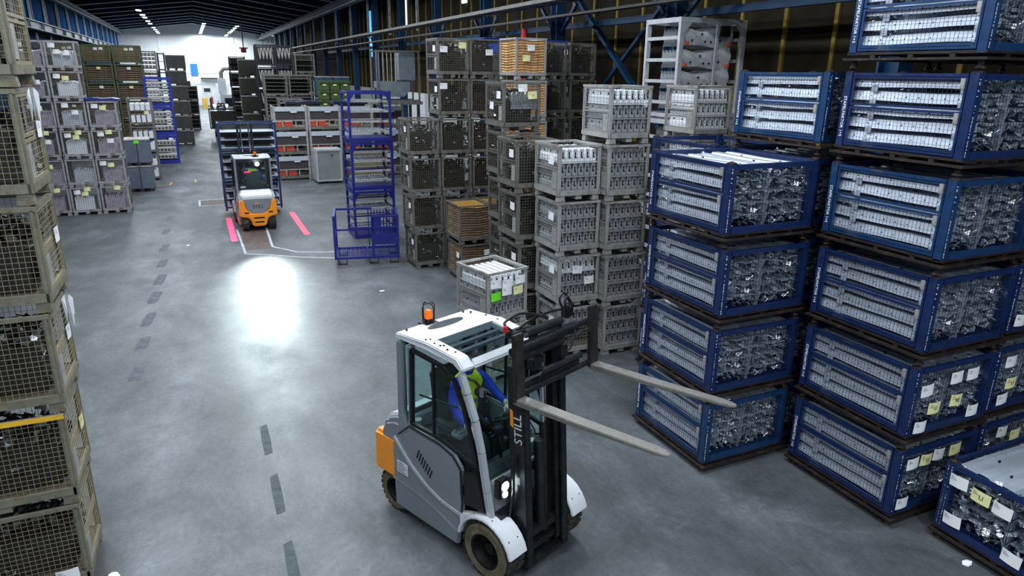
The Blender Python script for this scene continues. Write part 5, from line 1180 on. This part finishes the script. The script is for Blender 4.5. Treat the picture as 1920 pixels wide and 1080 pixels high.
# far truck's load
fb = thing('mesh_box', 'dark grey box in a frame carried by the far forklift', 'container', (1.95, 57.55, .72))
for s_ in (-.42, .42):
    wk = obj('work_lamp', MB().lathe([(0, 0), (.09, .01), (.11, .06)], 14, (0, 0, 0), 'x').mesh('work_lamp', M['tblack']), TR3, (-.38, s_, 2.30)); obj('lamp_lens', MB().lathe([(0, .07), (.10, .06)], 14, (0, 0, 0), 'x').mesh('lamp_lens', mat('work_lamp_lit', (255, 255, 255), .3, 0, 0, emis=(225, 240, 255), estr=160)), wk)
obj('body', MB().box(-.85, .85, -.45, .45, .05, 1.3).mesh('body', M['steel_d'], .02), fb); obj('frame', MB().frame(-.95, .95, 0, 1.45, .06, .06, -.5).frame(-.95, .95, 0, 1.45, .06, .06, .5).mesh('frame', M['steel_d']), fb)
# lamps on the trucks
def spot(name, loc, target, power, angle, blend, color=(.9, 1, 1), size=.05, par=None):
    d = bpy.data.lights.new(name, 'SPOT'); d.energy = power; d.spot_size = rad(angle); d.spot_blend = blend; d.color = color; d.shadow_soft_size = size
    o = bpy.data.objects.new(name, d); COL.objects.link(o); o.location = loc
    o.rotation_euler = (Vector(target)-Vector(loc)).to_track_quat('-Z', 'Y').to_euler(); return o, d
spot('reversing_light', (1.60, 23.78, 2.12), (1.25, 15.8, 0), 1700, 32, 1.0, (.82, 1, .98))
rlamp = obj('reversing_lamp', MB().lathe([(0, -.05), (.06, -.04), (.07, .0)], 16, (-1.50, -.12, 2.14), 'x').mesh('reversing_lamp', M['tblack']), TR2)
obj('lamp_lens', MB().lathe([(0, -.052), (.065, -.045)], 16, (-1.53, -.12, 2.14), 'x').mesh('lamp_lens', mat('reversing_lit', (255, 255, 255), .3, 0, 0, emis=(230, 248, 255), estr=90)), rlamp)
obj('tail_lamp', MB().box(-1.47, -1.45, .1, .28, 1.86, 1.89).mesh('tail_lamp', M['redlit']), TR2)
# two red line projectors : thin line of light on either side of the truck
def line_laser(x, yc, half_len, half_w, src):
    o, d = spot('line_projector', src, (x, yc, 0), 6500, 100, 0, (1, .012, .06), .005)
    d.use_nodes = True; nt = d.node_tree; N = nt.nodes; L = nt.links; em = N['Emission']; tc = N.new('ShaderNodeTexCoord')
    s = N.new('ShaderNodeSeparateXYZ'); L.new(tc.outputs['Normal'], s.inputs[0])
    # camera-like frame of the projector: find which local axis runs along the hall
    R3 = o.rotation_euler.to_matrix(); h = src[2]
    def dotn(vec):
        v = R3.transposed() @ Vector(vec)
        a = N.new('ShaderNodeVectorMath'); a.operation = 'DOT_PRODUCT'; L.new(tc.outputs['Normal'], a.inputs[0]); a.inputs[1].default_value = v; return a.outputs['Value']
    def op(kind, a, b):
        m = N.new('ShaderNodeMath'); m.operation = kind
        for i, q in enumerate((a, b)):
            if q is None: continue
            if isinstance(q, (int, float)): m.inputs[i].default_value = q
            else: L.new(q, m.inputs[i])
        return m.outputs[0]
    dz = dotn((0, 0, 1)); tx = op('DIVIDE', dotn((1, 0, 0)), dz); ty = op('DIVIDE', dotn((0, 1, 0)), dz)
    # floor point reached by the ray = src + (-h/dz) * d   (ratio is unaffected by the sign of the direction)
    ux = op('ABSOLUTE', op('SUBTRACT', op('MULTIPLY', tx, -h), x-src[0]), None)
    uy = op('ABSOLUTE', op('SUBTRACT', op('MULTIPLY', ty, -h), yc-src[1]), None)
    mk = op('MULTIPLY', op('LESS_THAN', ux, half_w), op('LESS_THAN', uy, half_len))
    L.new(mk, em.inputs['Strength'])
    em.inputs['Color'].default_value = (1, 1, 1, 1)
line_laser(.70, 24.1, 1.85, .09, (.80, 24.4, 2.3)); line_laser(2.90, 24.35, 1.95, .09, (2.25, 24.4, 2.3))
for lx, nm in ((-.42, 'h'), (.42, 'h')):
    spot('headlight_beam', (2.816+.391*.14+(-.921)*(-lx)*-1, 5.760-.921*.14+.391*lx, 1.05), (2.816+.391*3+.921*lx, 5.76-.921*3+.391*lx, 0), 16, 70, .8)
for s in (-.42, .42): spot('headlight_beam', (2.25+s, 58.8, 1.05), (2.25+s, 50, 0), 300, 60, .8)

# ================================================================== the driver (one continuous body grown from a skeleton)
def skin_figure(verts, edges, radii, root, sub=2):
    me = bpy.data.meshes.new('skeleton'); me.from_pydata(verts, edges, []); o = bpy.data.objects.new('skeleton', me); COL.objects.link(o)
    md = o.modifiers.new('skin', 'SKIN'); md.use_smooth_shade = True; md.branch_smoothing = .6
    for i, r in enumerate(radii):
        v = me.skin_vertices[0].data[i]; v.radius = (r, r) if not isinstance(r, tuple) else r; v.use_root = (i == root)
    sb = o.modifiers.new('sub', 'SUBSURF'); sb.levels = sub; sb.render_levels = sub
    out = bpy.data.meshes.new_from_object(o.evaluated_get(bpy.context.evaluated_depsgraph_get())); bpy.data.objects.remove(o); return out
def driver(parent_truck, label):
    a_ = parent_truck.rotation_euler.z
    D = thing('person', label, 'person', (parent_truck.location.x+.05*math.cos(a_)+.03*math.sin(a_), parent_truck.location.y+.05*math.sin(a_)-.03*math.cos(a_), 0), a_)
    V = [(-.98, 0, 1.30), (-.97, 0, 1.48), (-.95, 0, 1.66), (-.92, 0, 1.82), (-.90, 0, 1.91), (-.87, 0, 1.98), (-.84, 0, 2.06), (-.835, 0, 2.14),
         (-.90, -.20, 1.83), (-.86, -.27, 1.62), (-.64, -.31, 1.49), (-.56, -.32, 1.47),
         (-.90, .20, 1.83), (-.78, .27, 1.66), (-.58, .24, 1.60), (-.50, .22, 1.58),
         (-.92, -.11, 1.27), (-.52, -.15, 1.30), (-.42, -.16, .92), (-.26, -.16, .84),
         (-.92, .11, 1.27), (-.52, .15, 1.30), (-.44, .16, .92), (-.28, .16, .84)]
    E = [(0,1), (1,2), (2,3), (3,4), (4,5), (5,6), (6,7), (3,8), (8,9), (9,10), (10,11), (3,12), (12,13), (13,14), (14,15), (0,16), (16,17), (17,18), (18,19), (0,20), (20,21), (21,22), (22,23)]
    Rr = [(.13, .17), (.12, .16), (.13, .18), (.13, .17), .06, .06, (.095, .082), (.085, .075), .075, .058, .045, .03, .075, .058, .045, .03, .095, .075, .055, .04, .095, .075, .055, .04]
    me = skin_figure(V, E, Rr, 0)
    for m in ('jacket', 'skin', 'hair', 'trouser', 'glove'): me.materials.append(M[m])
    for p in me.polygons:
        c = p.center
        if c.z > 1.955: i = 2 if (c.z > 2.10 or c.x < -.88) else 1
        elif c.z < 1.36 and abs(c.y) < .26: i = 3
        elif (c.y < 0 and c.x > -.60 and c.z > 1.38): i = 4
        elif (c.y > 0 and c.x > -.54 and c.z > 1.5): i = 4
        else: i = 0
        p.material_index = i; p.use_smooth = True
    body = obj('body', me, D)
    # face : nose, eyes, ears, mouth
    fx = -.745
    fb_ = MB().prism([(fx-.01, 2.045), (fx+.022, 2.04), (fx-.005, 2.085)], 'y', -.012, .012); obj('nose', fb_.mesh('nose', M['skin'], .005), body)
    for s in (-1, 1):
        obj('eye', MB().lathe([(0, .006), (.011, .003), (.013, -.004)], 10, (fx-.005, s*.032, 2.085), 'x').mesh('eye', M['tblack'], smooth=True), body)
        obj('ear', MB().lathe([(0, .01), (.02, .006), (.03, -.006)], 10, (-.84, s*.078, 2.07), 'y').mesh('ear', M['skin'], smooth=True), body)
    obj('mouth', MB().box(fx-.012, fx-.002, -.022, .022, 2.008, 2.014).mesh('mouth', M['redv']), body)
    # hands : palm with four fingers and a thumb, curled
    for s, (hx, hy, hz), dn in ((-1, (-.555, -.32, 1.465), (1, -.1, -.25)), (1, (-.50, .22, 1.575), (1, -.25, -.4))):
        d = Vector(dn).normalized(); up = Vector((0, 0, 1)); sd = d.cross(up).normalized(); nn = sd.cross(d)
        b = MB(); P0 = Vector((hx, hy, hz))
        R3 = Matrix((d, sd, nn)).transposed(); b.obox(P0+d*.045, (.09, .082, .03), R3)
        for i, ln in enumerate((.062, .075, .07, .055)):
            q = P0+d*.088+sd*(-.03+.02*i); pts = [q, q+d*ln*.45-nn*.006, q+d*ln*.75-nn*.03, q+d*ln*.8-nn*.055]
            b.tube(pts, [.0098, .0092, .0086, .007], 8)
        q = P0+d*.02+sd*(-.04*s)*-1; b.tube([q, q+d*.03+sd*(.03*s), q+d*.06+sd*(.035*s)-nn*.012], [.012, .011, .009], 8)
        obj('hand', b.mesh('hand', M['glove'], smooth=True), body, label='pale gloved hand')
    # vest : shell over the torso only
    VV = V[:5]+[(-.905, -.185, 1.845), (-.905, .185, 1.845)]; VE = [(0,1), (1,2), (2,3), (3,4), (3,5), (3,6)]
    vm = skin_figure([(x, y, z+(.06 if i == 0 else 0)) for i, (x, y, z) in enumerate(VV)], VE, [(.155, .195), (.145, .185), (.152, .20), (.15, .195), (.075, .09), (.1, .09), (.1, .09)], 0)
    for m in ('vest', 'band'): vm.materials.append(M[m])
    bmv = bmesh.new(); bmv.from_mesh(vm)
    bmesh.ops.delete(bmv, geom=[f for f in bmv.faces if f.calc_center_median().z > 1.93 or f.calc_center_median().z < 1.33 or abs(f.calc_center_median().y) > .25], context='FACES')
    for f in bmv.faces:
        z = f.calc_center_median().z; f.material_index = 1 if (1.42 < z < 1.47 or 1.55 < z < 1.6) else 0; f.smooth = True
    bmv.to_mesh(vm); bmv.free(); vo = obj('safety_vest', vm, body, label='hi-vis yellow vest with two reflective bands')
    return D
driver(TR1, 'driver in yellow hi-vis vest and blue jacket seated in the foreground cab')
driver(TR2, 'driver seated in the cab of the orange truck seen from behind')
bpy.context.view_layer.update()
